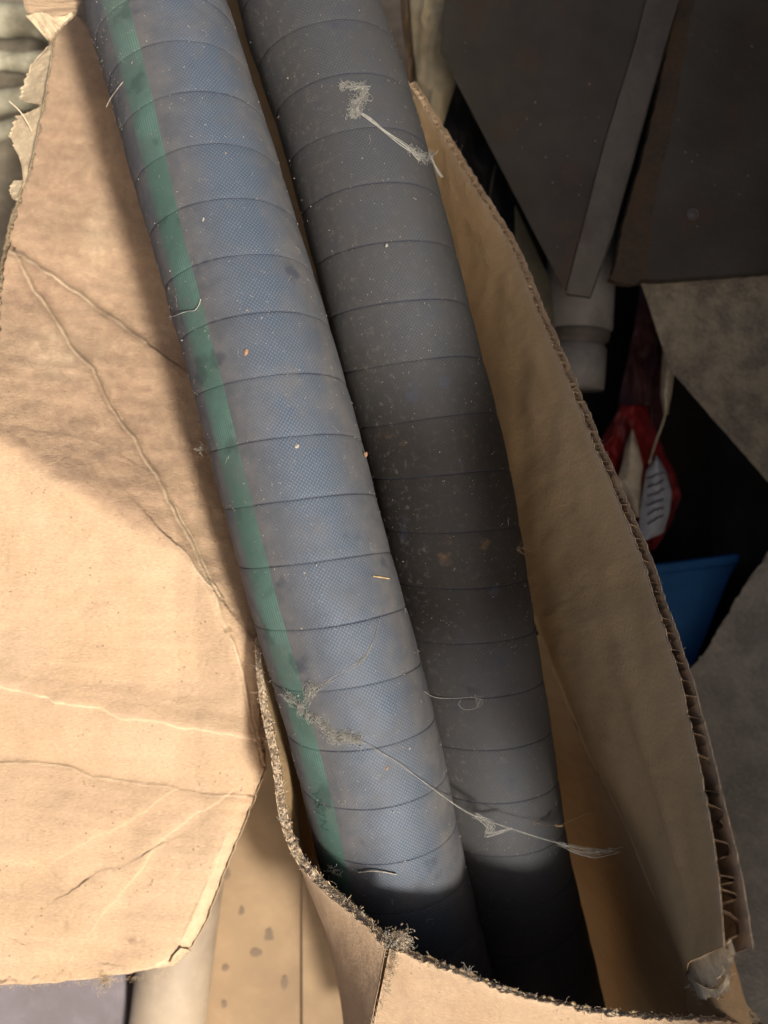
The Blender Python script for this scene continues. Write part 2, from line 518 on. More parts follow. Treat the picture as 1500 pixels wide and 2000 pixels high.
# ------------------------------------------------------------------ lint and grit on the hoses
def scatter(H, parent, nf, ng, yr, thr, seed, bias):
    r = np.random.default_rng(seed)
    B = Batch(); G = Batch()
    octv = np.array([[1, 0, 0], [0, 1, 0], [0, 0, 1], [-1, 0, 0], [0, -1, 0], [0, 0, -1]], float)
    octf = np.array([[0, 1, 2, 2], [1, 3, 2, 2], [3, 4, 2, 2], [4, 0, 2, 2], [1, 0, 5, 5], [3, 1, 5, 5], [4, 3, 5, 5], [0, 4, 5, 5]])
    yy = 1000 - H.c[:, 1] * D / (D - H.c[:, 2])
    def pick():
        y = r.uniform(*yr); a = np.interp(y, yy, H.a)
        th = -1.45 + (thr[1] + 1.45) * r.random() ** bias if bias else r.uniform(*thr)
        return a, th
    for _ in range(nf):
        a, th = pick()
        p = H.at(np.array(a), np.array(th), R + 1.0)
        q = H.at(np.array(a), np.array(th), R + 2.0) - p
        d = r.normal(0, 1, 3); d -= (d @ q) * q
        c = wiggle(p, d, r.uniform(2.5, 9) if r.random() < .9 else r.uniform(9, 30), 7, 0.55, r)
        # pull the fibre down onto the hose
        for j in range(len(c)):
            i = np.argmin(np.linalg.norm(H.c - c[j], axis=1))
            rad = c[j] - H.c[i]; rad -= (rad @ H.t[i]) * H.t[i]
            L = np.linalg.norm(rad)
            c[j] += rad / L * (R + 0.9 + abs(r.normal(0, .8)) - L)
        B.tube(c, r.uniform(0.22, 0.5), 3)
    for _ in range(ng):
        a, th = pick()
        p = H.at(np.array(a), np.array(th), R + 0.6)
        s = r.uniform(0.4, 1.1) if r.random() < .93 else r.uniform(1.2, 2.4)
        G.add(p + octv * s * r.uniform(.6, 1.4, 3), octf)
    for _ in range(int(nf * .45)):
        y = r.uniform(*yr); a = np.interp(y, yy, H.a); th = r.choice([-1, 1], p=[.8, .2]) * r.uniform(1.25, 1.55)
        p = H.at(np.array(a), np.array(th), R + .5); q = H.at(np.array(a), np.array(th), R + 1.5) - p
        B.tube(wiggle(p, q + r.normal(0, .9, 3), r.uniform(2.5, 8), 5, .7, r), r.uniform(.3, .8), 3)
    o = B.build('lint', M_LINT, parent); o['kind'] = 'stuff'
    g = mk('grit', np.vstack(G.v), [tuple(dict.fromkeys(f.tolist())) for f in np.vstack(G.f)], M_GRIT, parent, smooth=False)
    g['kind'] = 'stuff'


scatter(hoseA, hA, 400, 1300, (-20, 1750), (-1.5, 1.5), 3, 1.5)
scatter(hoseB, hB, 150, 400, (-20, 1700), (-1.3, 1.5), 4, 0)

# raised lettering on the stripe
def lettering(txt, H, parent, y0, th, h, gap):
    cu = bpy.data.curves.new('t', 'FONT'); cu.body = txt; cu.size = 1.0; cu.resolution_u = 3; cu.space_character = gap
    ob = bpy.data.objects.new('t', cu); col.objects.link(ob)
    dg = bpy.context.evaluated_depsgraph_get()
    me = bpy.data.meshes.new_from_object(ob.evaluated_get(dg))
    yy = 1000 - H.c[:, 1] * D / (D - H.c[:, 2])
    a0 = np.interp(y0, yy, H.a)
    v = np.array([q.co[:] for q in me.vertices])
    f = [list(p.vertices) for p in me.polygons]
    bpy.data.objects.remove(ob); bpy.data.meshes.remove(me)
    A = a0 - v[:, 0] * h; T = th - (v[:, 1] - 0.35) * h / R
    top = H.at(A, -(-T), R + 1.7)
    return mk('raised_lettering', top, f, M_LET, parent, smooth=False)


M_LET = simple('worn_lettering', (0.045, 0.095, 0.078), (0.05, 0.105, 0.088), 200, 0.9, 0.0002)
lettering('NISA', hoseA, hA, 1548, -0.80, 34, 1.25)

# ------------------------------------------------------------------ cardboard box
box = empty('cardboard_box', P(1000, 2000, -430),
            'torn open brown corrugated cardboard box holding the two thick hoses', 'box')


def edge_fuzz(pts_list, n, lmin, lmax, seed, spread=6, d0=(0, 0, 1), r0=0.3, r1=0.6, curl=.5):
    r = np.random.default_rng(seed)
    B = Batch()
    for _ in range(n):
        p = pts_list[r.integers(len(pts_list))] + r.normal(0, spread, 3) * np.array([1, 1, .5])
        d = np.array(d0) * .6 + r.normal(0, .8, 3)
        L = r.uniform(lmin, lmax) * (1 if r.random() < .93 else 2.2)
        B.tube(wiggle(p, d, L, 5, curl, r), r.uniform(r0, r1), 3)
    return B


# --- flap, folded outwards to the left
CRE = {
    'c1': [(18, 488), (60, 512), (130, 555), (200, 610), (285, 668)],
    'c2': [(35, 505), (70, 570), (110, 632), (150, 690), (180, 725), (215, 790), (260, 855), (290, 905), (340, 1000), (385, 1085), (412, 1140), (430, 1195), (455, 1255), (475, 1310), (492, 1400), (503, 1445)],
    'c3': [(345, 1066), (372, 1095), (390, 1120), (415, 1150)],
    'c4': [(-10, 1338), (50, 1352), (95, 1362), (110, 1374), (195, 1382), (240, 1404), (290, 1408), (345, 1418), (430, 1432), (490, 1442)],
    'c5': [(-10, 1487), (90, 1490), (140, 1500), (180, 1515), (250, 1525), (320, 1535), (400, 1550), (480, 1555)],
    'c6': [(155, 1655), (190, 1636), (235, 1618), (275, 1590)],
    'c7': [(262, 1712), (300, 1665), (325, 1635), (350, 1612), (395, 1583)],
    'c8': [(-10, 1682), (60, 1688), (75, 1682), (100, 1700)],
    'c9': [(180, 1715), (205, 1700), (240, 1695), (275, 1675)],
    'c10': [(150, 1860), (200, 1790), (235, 1745)],
    'c11': [(60, 1850), (90, 1862), (110, 1880), (130, 1870), (190, 1880)],
    'c12': [(105, 850), (150, 860), (190, 868), (235, 890)],
}
CW = {'c1': (3.6, 8, 1.5), 'c2': (3.6, 8, 1.4), 'c3': (3, 6, 1.2), 'c4': (2.6, -3, .8), 'c5': (2.8, 3, .7), 'c6': (2, -1.8, .2),
      'c7': (2.2, -2.2, .35), 'c8': (2, -2.4, .2), 'c9': (2.2, 2, .35), 'c10': (2.2, -.8, .15), 'c11': (2, 1.2, .3), 'c12': (2, 1.2, .25)}


def flap_right(y):
    return np.interp(y, [-40, 30, 300, 700, 955, 1150, 1225, 1236, 1252, 1330, 1420, 1470, 1490, 1510, 1530, 1600, 1640, 1690, 1745, 1800, 1850, 1872, 1888, 1893, 1899, 1906, 1914, 1922, 1926],
                     [130, 150, 400, 520, 580, 632, 560, 500, 497, 502, 508, 513, 515, 513, 506, 478, 462, 440, 420, 400, 372, 352, 325, 300, 262, 215, 150, 60, -20])


def flap_left(y):
    return np.interp(y, [-40, 30, 36, 60, 100, 150, 200, 250, 300, 330, 360, 390, 420, 470, 540, 700, 1926, 2000],
                     [128, 128, 124, 112, 104, 95, 90, 80, 70, 62, 50, 42, 30, 20, 6, -6, -140, -140])


def flap_height(x, y):
    """height of the flap's upper face at picture x, y"""
    xc = np.interp(y, [0, 300, 500, 720, 955, 1155, 1304, 1420, 1520, 1640, 1900], [302, 392, 452, 517, 580, 633, 676, 707, 731, 757, 800])
    wc = np.interp(y, [0, 100, 300, 500, 720, 955, 1155, 1304, 1900], [-150, -125, -80, -40, -12, 0, 5, 10, 20])
    d = (xc - x) * 0.965
    # rises away from the hose, then levels
    rise = np.interp(d, [0, 150, 300, 420, 560, 700, 900], [0, 55, 120, 160, 190, 206, 214])
    w = wc - 208 + rise * 1.0
    c3 = np.interp(x, [-150, 0, 130, 270, 345, 385, 430, 500, 600], [800, 870, 950, 1036, 1066, 1110, 1185, 1300, 1330])
    c4 = np.interp(x, [-150, 0, 110, 240, 345, 490, 600], [1325, 1345, 1374, 1404, 1418, 1444, 1455])
    c5 = np.interp(x, [-150, 0, 140, 250, 400, 480, 600], [1480, 1487, 1500, 1525, 1550, 1556, 1560])
    ts = [0, 300, 600, 865, 925, 1000, 1150, 1250, 1335, 1355, 1392, 1445, 1466, 1512, 1560, 1640, 1750, 1830, 1900, 2000]
    sl = [.14, .24, .42, .52, -.46, -.50, -.36, -.10, .10, .12, -.42, -.40, -.32, .06, .02, -.14, -.04, -.20, -.26, -.26]
    gap = (c4 - c3) / 470.0
    t = np.where(y < c3, 900 - (c3 - y), np.where(y < c4, 900 + (y - c3) / np.maximum(gap, .2), np.where(y < c5, 1370 + (y - c4) / (c5 - c4) * 120, 1490 + (y - c5))))
    tt = np.linspace(-400, 2400, 1401)
    g = np.interp(tt, ts, sl)
    cum = np.r_[0, np.cumsum((g[1:] + g[:-1]) / 2 * 2.0)]
    cum -= np.interp(900, tt, cum)
    val = np.interp(t, tt, cum)
    v4 = np.interp(1370, tt, cum)
    # keep real slopes where the band narrows to the right
    val = np.where(t > 900, np.where(t < 1370, val * np.clip(gap, .2, 1.2), val - v4 + v4 * np.clip(gap, .2, 1.2)), val)
    amp = np.interp(x, [250, 520], [1.0, .8]) * np.where(y < c3, np.interp(c3 - y, [0, 250, 800], [1, 1, .75]), 1)
    w = w + val * amp
    return w


ny = 900
ys = np.linspace(28, 1926, ny)
nc = 290
cc = np.linspace(0, 1, nc)
jl = (fbm(ys / 14, ys * 0 + 2, 3) - .5) * 12 + (fbm(ys / 3, ys * 0 + 7, 2) - .5) * 3
jr = (fbm(ys / 16, ys * 0 + 12, 3) - .5) * 5 * (ys > 1240)
XL = flap_left(ys) + jl
XR = flap_right(ys) + jr
XR = np.maximum(XR, XL + 4)
X = XL[:, None] + (XR - XL)[:, None] * cc[None, :]
Y = np.repeat(ys[:, None], nc, 1) + 0.0
Y = Y + (fbm(X / 15, Y / 300, 3) - .5) * 14 * np.clip((Y - 1860) / 60, 0, 1)
xj = X + (fbm(X / 45, Y / 45, 3) - .5) * 12
yj = Y + (fbm(X / 45 + 9, Y / 45 + 4, 3) - .5) * 12
Wf = flap_height(X + (fbm(X / 120, Y / 120) - .5) * 30, Y + (fbm(X / 90 + 3, Y / 90) - .5) * 26)
wear = np.zeros_like(X); dirt_shade = np.zeros_like(X)
for kx, line in CRE.items():
    wd, hgt, wr = CW[kx]
    d, side = polydist(xj, yj, line)
    var = 0.3 + 1.4 * fbm(X / 60 + 5, Y / 60 + 8, 3)
    Wf = Wf + .45 * hgt * np.exp(-(d / (wd * .7)) ** 2) * var
    Wf = Wf + 1.6 * abs(hgt) * np.exp(-d / 45) * (1 - np.exp(-d / 7)) * side * (1 if hgt > 0 else -1)
    wear = np.maximum(wear, wr * np.exp(-(d / (wd * .55)) ** 2) * var)
Wf = Wf + .30 * np.sin(2 * math.pi * (Y - .12 * X + 6 * fbm(X / 90, Y / 90, 2)) / 27.0) * (.3 + fbm(X / 120 + 7, Y / 120))
Wf = Wf + (fbm(X / 130, Y / 95, 3) - .5) * 16 + (fbm(X / 16, Y / 16, 3) - .5) * 1.0
# the right lower border curls down, the tip is creased
dr = (XR[:, None] - X)
Wf = Wf - 34 * np.exp(-dr / 16) * np.clip((Y - 1255) / 120, 0, 1)
e, _ = polydist(X, Y, [(472, 1590), (440, 1640), (418, 1700), (392, 1760), (365, 1815), (352, 1860)])
Wf = Wf + 3.0 * np.exp(-(e / 4) ** 2)
wear = np.maximum(wear, np.where((Y > 1560) & (dr < 26), .45, 0) * np.clip((Y - 1560) / 90, 0, 1))
# scuffs and dirt, plus shade painted in above the diagonal fold
def blob(cx, cy, rx, ry): return np.exp(-(((X - cx) / rx) ** 2 + ((Y - cy) / ry) ** 2))
fold_shade = np.clip((np.interp(X, [-150, 0, 130, 270, 345, 385, 430, 500, 600], [800, 870, 950, 1036, 1066, 1110, 1185, 1300, 1330]) - Y) / 30 + .5, 0, 1)
dirt_shade = .46 * fold_shade + .6 * fold_shade * blob(210, 820, 230, 260) + .55 * blob(110, 330, 160, 220) + .5 * blob(60, 570, 80, 60) + .35 * blob(50, 1400, 110, 50) + .3 * blob(120, 1560, 160, 90)
dirt_shade += 1.3 * blob(260, 1838, 24, 9) * (fbm(X / 8, Y / 8) > .42) + .8 * blob(225, 1870, 18, 12) + .6 * blob(332, 1594, 16, 8) + .9 * blob(130, 1808, 5, 9)
wear = np.maximum(wear, .45 * blob(100, 690, 60, 50) * fbm(X / 14, Y / 14) * 1.6)
wear = np.maximum(wear, .5 * blob(190, 470, 30, 60) * fbm(X / 10, Y / 22) * 1.3)
L = np.stack([(X - 750) * (D - Wf) / D, (1000 - Y) * (D - Wf) / D, Wf], -1)
uvf = np.stack([X * S, Y * S], -1).reshape(-1, 2)
Vt = L.reshape(-1, 3)
nrmf = np.array([-.3, 0, .95]) * 17
Vb = Vt - nrmf
nvt = len(Vt)
idx = np.arange(nvt).reshape(ny, nc)
loop = np.r_[idx[0, :], idx[1:, -1], idx[-1, -2::-1], idx[-2:0:-1, 0]]
lf = np.stack([loop, np.roll(loop, -1), np.roll(loop, -1) + nvt, loop + nvt], 1)
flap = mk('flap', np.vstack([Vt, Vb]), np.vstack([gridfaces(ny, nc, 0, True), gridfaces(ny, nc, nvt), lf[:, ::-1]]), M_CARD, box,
          uv=np.vstack([uvf, uvf]), attrs={'wear': np.r_[wear.ravel(), wear.ravel()], 'dirt_shade': np.r_[dirt_shade.ravel(), dirt_shade.ravel()]})
flap['label'] = 'large creased sunlit flap folded out to the left'


def fw(x, y):
    return float(flap_height(np.array(float(x)), np.array(float(y))))


# torn fluted edge of the flap, upper left
edge_pts = [(128, 40), (112, 62), (106, 100), (97, 150), (91, 200), (80, 252), (70, 300), (60, 340), (44, 388), (30, 425), (18, 475), (6, 540), (0, 620), (-4, 700)]
er, es = even([P(x, y, fw(x + 6, y) - 2) for x, y in edge_pts], 1.6)
outd = np.array([-1.0, 0.06, -.12]); outd /= np.linalg.norm(outd)
lam = 13.0
ph = 2 * math.pi * es / lam + 1.5 * fbm(es / 40, es * 0, 2)
widths = np.interp(es, [0, 150, 400, 560, 900], [15, 17, 18, 11, 9])
rows = []
for t in np.linspace(0, 1, 4):
    off = np.array([-.15, 0, -1]) * 26 * t
    mid = er + outd * (widths * (.5 + .42 * np.sin(ph)))[:, None] + off
    rows.append(mid)
Rw = np.array(rows)
o = mk('fluting', Rw.reshape(-1, 3), gridfaces(4, len(er)), M_PLY, flap)
# outer liner behind the fluting
rows = [er + outd * (widths * .98)[:, None] + np.array([-.1, 0, -1]) * q + np.stack([(fbm(es / 9 + q, es * 0 + q, 3) - .5) * 5, es * 0, (fbm(es / 6, es * 0 + 3, 3) - .5) * 5], 1) for q in (-1, 12, 34)]
mk('outer_liner', np.array(rows).reshape(-1, 3), gridfaces(3, len(er)), M_PLY, flap)
# torn outer ply hanging out at the left
def patch(name, rowsL, mat, parent, thick=2.0, n=40, jit=5, seed=0, wj=6, label=None):
    """ribbon between two picture-space polylines (lists of x, y, w), ragged on the second"""
    A, _ = even([P(*p) for p in rowsL[0]], 1); B_, _ = even([P(*p) for p in rowsL[1]], 1)
    m = n * 3
    def rs(Q):
        i = np.linspace(0, len(Q) - 1, m); j = i.astype(int).clip(0, len(Q) - 2); f = (i - j)[:, None]
        return Q[j] * (1 - f) + Q[j + 1] * f
    A = rs(A); B_ = rs(B_)
    s = np.arange(m)
    rag = 1 + (fbm(s / 5.0 + seed, s * 0 + seed, 4) - .5) * jit / 25
    tt = np.linspace(0, 1, 10)
    G = A[None] + (B_ - A)[None] * (tt[:, None] * (1 + (rag[None] - 1) * tt[:, None]))[..., None]
    G[..., 2] += (fbm(s[None] / 14 + seed, tt[:, None] * 3 + seed) - .5) * wj
    v = G.reshape(-1, 3); nn = len(v)
    v2 = v - np.array([0, 0, thick])
    idx = np.arange(nn).reshape(10, m)
    loop = np.r_[idx[0, :], idx[1:, -1], idx[-1, -2::-1], idx[-2:0:-1, 0]]
    lf = np.stack([loop, np.roll(loop, -1), np.roll(loop, -1) + nn, loop + nn], 1)
    uv = np.stack([v[:, 0] * S, v[:, 1] * S], 1)
    z = np.zeros(nn * 2)
    o = mk(name, np.vstack([v, v2]), np.vstack([gridfaces(10, m), gridfaces(10, m, nn, True), lf]), mat, parent,
           uv=np.vstack([uv, uv]), attrs={'wear': z + .1, 'dirt_shade': z + .2})
    if label: o['label'] = label
    return o


patch('torn_ply', [[(104, 78, -118), (95, 140, -105), (84, 205, -92)], [(92, 92, -128), (60, 130, -140), (38, 185, -140), (44, 198, -120)]], M_PLY, flap, seed=2, jit=6)
patch('torn_ply', [[(84, 205, -92), (72, 262, -82), (60, 320, -72), (46, 372, -62)], [(66, 215, -104), (30, 232, -112), (22, 275, -110), (42, 312, -86)]], M_PLY, flap, seed=5, jit=9)
patch('torn_ply', [[(48, 352, -66), (40, 372, -60), (34, 392, -55)], [(28, 352, -78), (18, 372, -76), (26, 390, -66)]], M_PLY, flap, seed=6, jit=9)
# paper peak at the very top left
patch('torn_ply', [[(36, -30, -150), (45, 0, -140), (52, 22, -132), (78, 48, -120), (98, 80, -112)], [(150, -30, -190), (158, 0, -180), (150, 26, -160), (132, 36, -132), (112, 60, -112)]], M_CARD, flap, seed=8, jit=3, wj=14)
patch('torn_ply', [[(50, 30, -124), (80, 24, -112), (112, 34, -108), (140, 24, -108)], [(96, 82, -118), (104, 76, -112), (112, 62, -106), (144, 32, -106)]], M_PLY, flap, seed=9, jit=6, wj=10)
fz = edge_fuzz(list(er), 420, 4, 12, 5, spread=3.5, d0=(-.7, 0, .3))
o = fz.build('torn_fibres', M_FUZZ, flap); o['kind'] = 'stuff'
bot = [P(x, y, fw(x, y) - 8) for x, y in [(q, 1925 - (q > 0) * q * .045 - max(0, q - 200) * .05) for q in range(0, 330, 4)]]
rb = [P(flap_right(y) - 3, y, fw(flap_right(y), y) - 30) for y in range(1540, 1880, 4)]
fz = edge_fuzz(bot + rb, 380, 3, 10, 6, spread=3, d0=(.3, -.6, 0), r0=.25, r1=.45)
o = fz.build('torn_fibres', M_PLY, flap); o['kind'] = 'stuff'
# peeled tip at the flap's lower corner
patch('torn_ply', [[(330, 1885, fw(330, 1880) - 4), (338, 1868, fw(338, 1868)), (352, 1852, fw(350, 1850))], [(336, 1889, fw(330, 1880) - 20), (352, 1876, fw(338, 1868) - 22), (372, 1856, fw(360, 1850) - 24)]], M_CORE, flap, seed=14, jit=10)


# --- walls: rim polyline + deep polyline, two liners and a core between
def wall(name, rim, deep, th_ctrl, lam, mats, inner_side, seed, flute=True, rough=0.0, nrow=26, power=1.6, core_depth=60, bulge=None, wearband=.5, label=None):
    core_depth = 34 if flute else core_depth
    Rm, ss = even([P(*p) for p in rim], 2.5)
    n = len(Rm)
    q = catmull([P(*p) for p in deep], 400)
    # map the deep line by the same control parameter as the rim
    rc = catmull([P(*p) for p in rim], 400)
    sr = np.r_[0, np.cumsum(np.linalg.norm(np.diff(rc, axis=0), axis=1))]
    par = np.interp(ss, sr, np.linspace(0, 1, 400))
    Dp = np.stack([np.interp(par, np.linspace(0, 1, 400), q[:, k]) for k in range(3)], 1)
    tan = np.gradient(Rm, axis=0); tan /= np.linalg.norm(tan, axis=1)[:, None]
    dirn = Dp - Rm; ln = np.linalg.norm(dirn, axis=1)[:, None]; dirn = dirn / ln
    nr = np.cross(tan, dirn); nr /= np.linalg.norm(nr, axis=1)[:, None]
    nr *= inner_side                                  # points out of the box
    th = np.interp(par, np.linspace(0, 1, len(th_ctrl)), th_ctrl)
    jag = (fbm(ss / 12 + seed, ss * 0 + seed, 4) - .5)
    out = []
    tt = np.linspace(0, 1, nrow) ** power
    for si, (offs, nm) in enumerate(((0.0, 'inner_liner'), (1.0, 'outer_liner'))):
        ragged = (fbm(ss / (9 if si else 7) + seed + si * 20, ss * 0 + si, 4) - .5) * (6 + rough) + jag * 8
        G = Rm[None] + dirn[None] * (tt[:, None] * ln[:, 0][None])[..., None]
        G = G - dirn[None] * (ragged[None] * np.exp(-tt[:, None] * 12))[..., None]
        G = G + nr[None] * (offs * (th[None] * np.exp(-tt[:, None] * 1.0) + 3))[..., None]
        if bulge is not None:
            G = G + nr[None] * bulge(par[None, :], tt[:, None])[..., None]
        G = G + nr[None] * ((fbm(ss[None] / 90 + seed, tt[:, None] * 6 + seed) - .5) * 12 * np.minimum(1, tt[:, None] * 6) + (fbm(ss[None] / 40 + seed, tt[:, None] * 9) - .5) * 1.2)[..., None]
        nvr = n * nrow
        v = G.reshape(-1, 3)
        tck = nr[None] * np.full((nrow, n, 1), 2.2) * (1 if si == 0 else -1)
        v2 = (G + tck).reshape(-1, 3)
        uv = np.stack([np.repeat(ss[None] * S, nrow, 0).ravel(), (tt[:, None] * ln[:, 0][None] * S).ravel() + 1.3 * si], 1)
        wr = wearband * np.exp(-tt[:, None] * ln[:, 0][None] / 9) + 0 * ss[None]
        dt = (.45 if si and name != 'right_wall' else 0) * fbm(ss[None] / 30 + 1, tt[:, None] * 30 + seed, 3) + .12 * fbm(ss[None] / 60 + 3, tt[:, None] * 8 + seed) + .1 * np.exp(-tt[:, None] * 9)
        idx = np.arange(nvr).reshape(nrow, n)
        loop = np.r_[idx[0, :], idx[1:, -1], idx[-1, -2::-1], idx[-2:0:-1, 0]]
        lf = np.stack([loop, np.roll(loop, -1), np.roll(loop, -1) + nvr, loop + nvr], 1)
        out.append(mk(nm, np.vstack([v, v2]), np.vstack([gridfaces(nrow, n), gridfaces(nrow, n, nvr, True), lf]), mats[si], None,
                      uv=np.vstack([uv, uv]), attrs={'wear': np.r_[wr.ravel(), wr.ravel()], 'dirt_shade': np.r_[dt.ravel(), dt.ravel()]}))
        if si == 0:
            rimL = G[0]
    # core
    Rf, sf = Rm, ss
    m = int(ss[-1] / 1.2)
    s2 = np.linspace(0, ss[-1], m)
    ip = lambda Q: np.stack([np.interp(s2, ss, Q[:, k]) for k in range(3)], 1)
    Ri, di, ni = ip(rimL if flute else Rm), ip(dirn), ip(nr)
    t2 = np.interp(s2, ss, th)
    l2 = np.interp(s2, ss, np.interp(par, np.linspace(0, 1, len(lam)), lam))
    ph = np.cumsum(2 * math.pi / l2 * (s2[1] - s2[0])) + 9.0 * fbm(s2 / 45, s2 * 0 + seed, 3)
    sq = np.tanh(1.6 * np.sin(ph)) / np.tanh(1.6)
    core = []
    if flute:
        for t in np.linspace(0, 1, 5):
            dd = 3 + core_depth * t + (fbm(s2 / 10 + seed, s2 * 0 + 5, 3) - .5) * (10 + rough) * (1 - t)
            oo = np.minimum(t2, 24) * (.5 + .5 * sq) + 2.5 + 3 * t
            core.append(Ri + di * dd[:, None] + ni * oo[:, None])
    else:
        for q_ in np.linspace(0, 1, 14):
            dd = -3.0 + 6 * fbm(s2 / 26 + seed, s2 * 0 + q_ * 1.2, 2) + 4 * vn(s2 / 6.3, s2 * 0 + q_ * 3 + seed) - 2.5 * vn(s2 / 2.3, s2 * 0 + q_ * 9) + 9 * np.clip(vn(s2 / 9, s2 * 0 + q_ * 2.5 + 3) - .68, 0, 1)
            oo = (t2 + 2) * q_ + 1
            core.append(Ri + di * dd[:, None] + ni * oo[:, None])
    cr = np.array(core)
    wz = np.zeros((len(core), m)); wz[0] = 1.0 if flute else .2
    fuv = np.stack([np.repeat(s2[None] * S, len(core), 0).ravel(), np.repeat(np.arange(len(core)) * .002, m)], 1)
    out.append(mk('fluting' if flute else 'torn_core', cr.reshape(-1, 3), gridfaces(len(core), m), M_FUZZ if not flute else M_FLUTE, None,
                  uv=fuv, attrs={'wear': wz.ravel(), 'dirt_shade': wz.ravel() * 0}))
    # one part object with the inner liner's mesh as its own; the others go under it
    root = out[0]; root.name = name; WORIG[root.name] = WORIG.get(root.name, np.array(root.location))
    root.parent = box; ro = np.array(root.location); WORIG[root.name] = ro
    root.location = ro - WORIG[box.name]
    for c in out[1:]:
        c.parent = root; c.location = np.array(c.location) - ro
    if label: root['label'] = label
    return root, Rm, nr, th, dirn


rimR = [(796, 160, -282), (818, 194, -262), (870, 275, -240), (938, 385, -212), (998, 480, -182), (1056, 620, -122), (1108, 740, -62),
        (1160, 870, 0), (1213, 990, 58), (1252, 1090, 105), (1288, 1200, 155), (1328, 1330, 208), (1362, 1480, 258), (1385, 1600, 298), (1403, 1720, 326), (1414, 1850, 345)]
deepR = [(772, 350, -430), (790, 400, -435), (830, 480, -435), (862, 560, -425), (890, 650, -420), (920, 760, -410), (948, 900, -400),
         (978, 1000, -400), (1008, 1100, -395), (1036, 1190, -375), (1062, 1265, -350), (1110, 1390, -300), (1165, 1510, -240), (1232, 1640, -160), (1290, 1780, -60), (1340, 1905, 40)]


def bulgeR(p, t):
    return -22 * np.sin(math.pi * np.clip(t, 0, 1)) * (0.5 + .5 * p) - 9 * np.exp(-((t - .30) / .03) ** 2) * np.clip((p - .6) * 4, 0, 1) * np.clip((1 - p) * 6, 0, 1)


wR, rR, nR, tR, dR = wall('right_wall', rimR, deepR, [17, 17, 17, 17, 18, 21, 28, 42], [20, 21, 22, 23, 25, 30, 38, 46], (M_CARD_IN, M_CARD), 1, 3, True, bulge=bulgeR, wearband=.9,
                          label='tall shaded right wall with open flutes along its cut rim')
fz = edge_fuzz([a + n_ * t_ * k for a, n_, t_ in zip(rR, nR, tR) for k in (0, 1)], 520, 3, 9, 11, spread=1.6, d0=(0, 0, .6), r0=.25, r1=.5)
o = fz.build('torn_fibres', M_FUZZ, wR); o['kind'] = 'stuff'

rimL = [(506, 1244, -95), (512, 1300, -70), (524, 1380, -40), (546, 1480, 0), (562, 1590, 40), (590, 1665, 75), (640, 1722, 108), (710, 1782, 148), (766, 1838, 180)]
deepL = [(568, 1270, -420), (575, 1320, -420), (590, 1400, -420), (606, 1520, -420), (618, 1660, -400), (640, 1790, -380), (672, 1960, -300), (684, 2120, -150), (690, 2200, 0)]
wL, rL, nL, tL, dL = wall('left_wall', rimL, deepL, [6, 13, 14, 15, 16], [14, 14, 13, 13], (M_CARD_IN, M_CARD), -1, 13, False, rough=8, core_depth=30,
                          label='worn frayed left wall below the flap')
rimF = [(766, 1838, 180), (830, 1866, 190), (900, 1893, 200), (1000, 1930, 205), (1100, 1956, 205), (1200, 1973, 200), (1330, 1984, 190), (1440, 1990, 180), (1580, 2030, 165)]
deepF = [(690, 2200, 0), (770, 2300, 0), (850, 2330, 0), (960, 2350, 0), (1060, 2360, 0), (1180, 2380, 0), (1320, 2390, 0), (1450, 2400, 0), (1600, 2420, 0)]
wF, rF, nF, tF, dF = wall('front_wall', rimF, deepF, [14, 9, 8, 8, 8], [14, 14], (M_CARD_IN, M_CARD), -1, 23, False, rough=6, core_depth=26,
                          label='sunlit front wall along the bottom with a frayed rim')


def fuzz_rim(rm, nr, th, n, seed, par):
    r = np.random.default_rng(seed)
    B = Batch(); B2 = Batch()
    for _ in range(n):
        i = r.integers(len(rm))
        p = rm[i] + nr[i] * th[i] * r.uniform(-.15, 1.15) + r.normal(0, 1.5, 3)
        L = r.uniform(2.5, 7) if r.random() < .93 else r.uniform(8, 20)
        (B if r.random() < .85 else B2).tube(wiggle(p, np.array([0, .1, .5]) + r.normal(0, .8, 3), L, 5, .6, r), r.uniform(.3, .75), 3)
    for b, m in ((B, M_FUZZ), (B2, M_LINT)):
        o = b.build('torn_fibres', m, par); o['kind'] = 'stuff'


fuzz_rim(rL, nL, tL, 1300, 41, wL)
fuzz_rim(rF, nF, tF, 480, 42, wF)
# frayed tuft on the corner
r = np.random.default_rng(77); B = Batch(); B2 = Batch()
for _ in range(520):
    c = P(r.normal(778, 13), r.normal(1838, 11), 188 + r.normal(0, 7))
    (B if r.random() < .55 else B2).tube(wiggle(c, r.normal(0, 1, 3), r.uniform(5, 15), 6, .8, r), r.uniform(.35, .8), 3)
for k in range(240):
    t = r.random()
    x, y = np.interp(t, [0, .2, .5, .8, 1], [768, 768, 757, 738, 722]), np.interp(t, [0, .2, .5, .8, 1], [1850, 1875, 1920, 1962, 2010])
    c = P(x + 2 + r.normal(0, 3), y + 6, 206 - 45 * t + r.normal(0, 3))
    B.tube(wiggle(c, r.normal(0, 1, 3), r.uniform(4, 11), 5, .6, r), r.uniform(.3, .6), 3)
o = B.build('frayed_corner', M_FUZZ, wF); o['kind'] = 'stuff'
o = B2.build('frayed_corner', M_LINT, wF); o['kind'] = 'stuff'


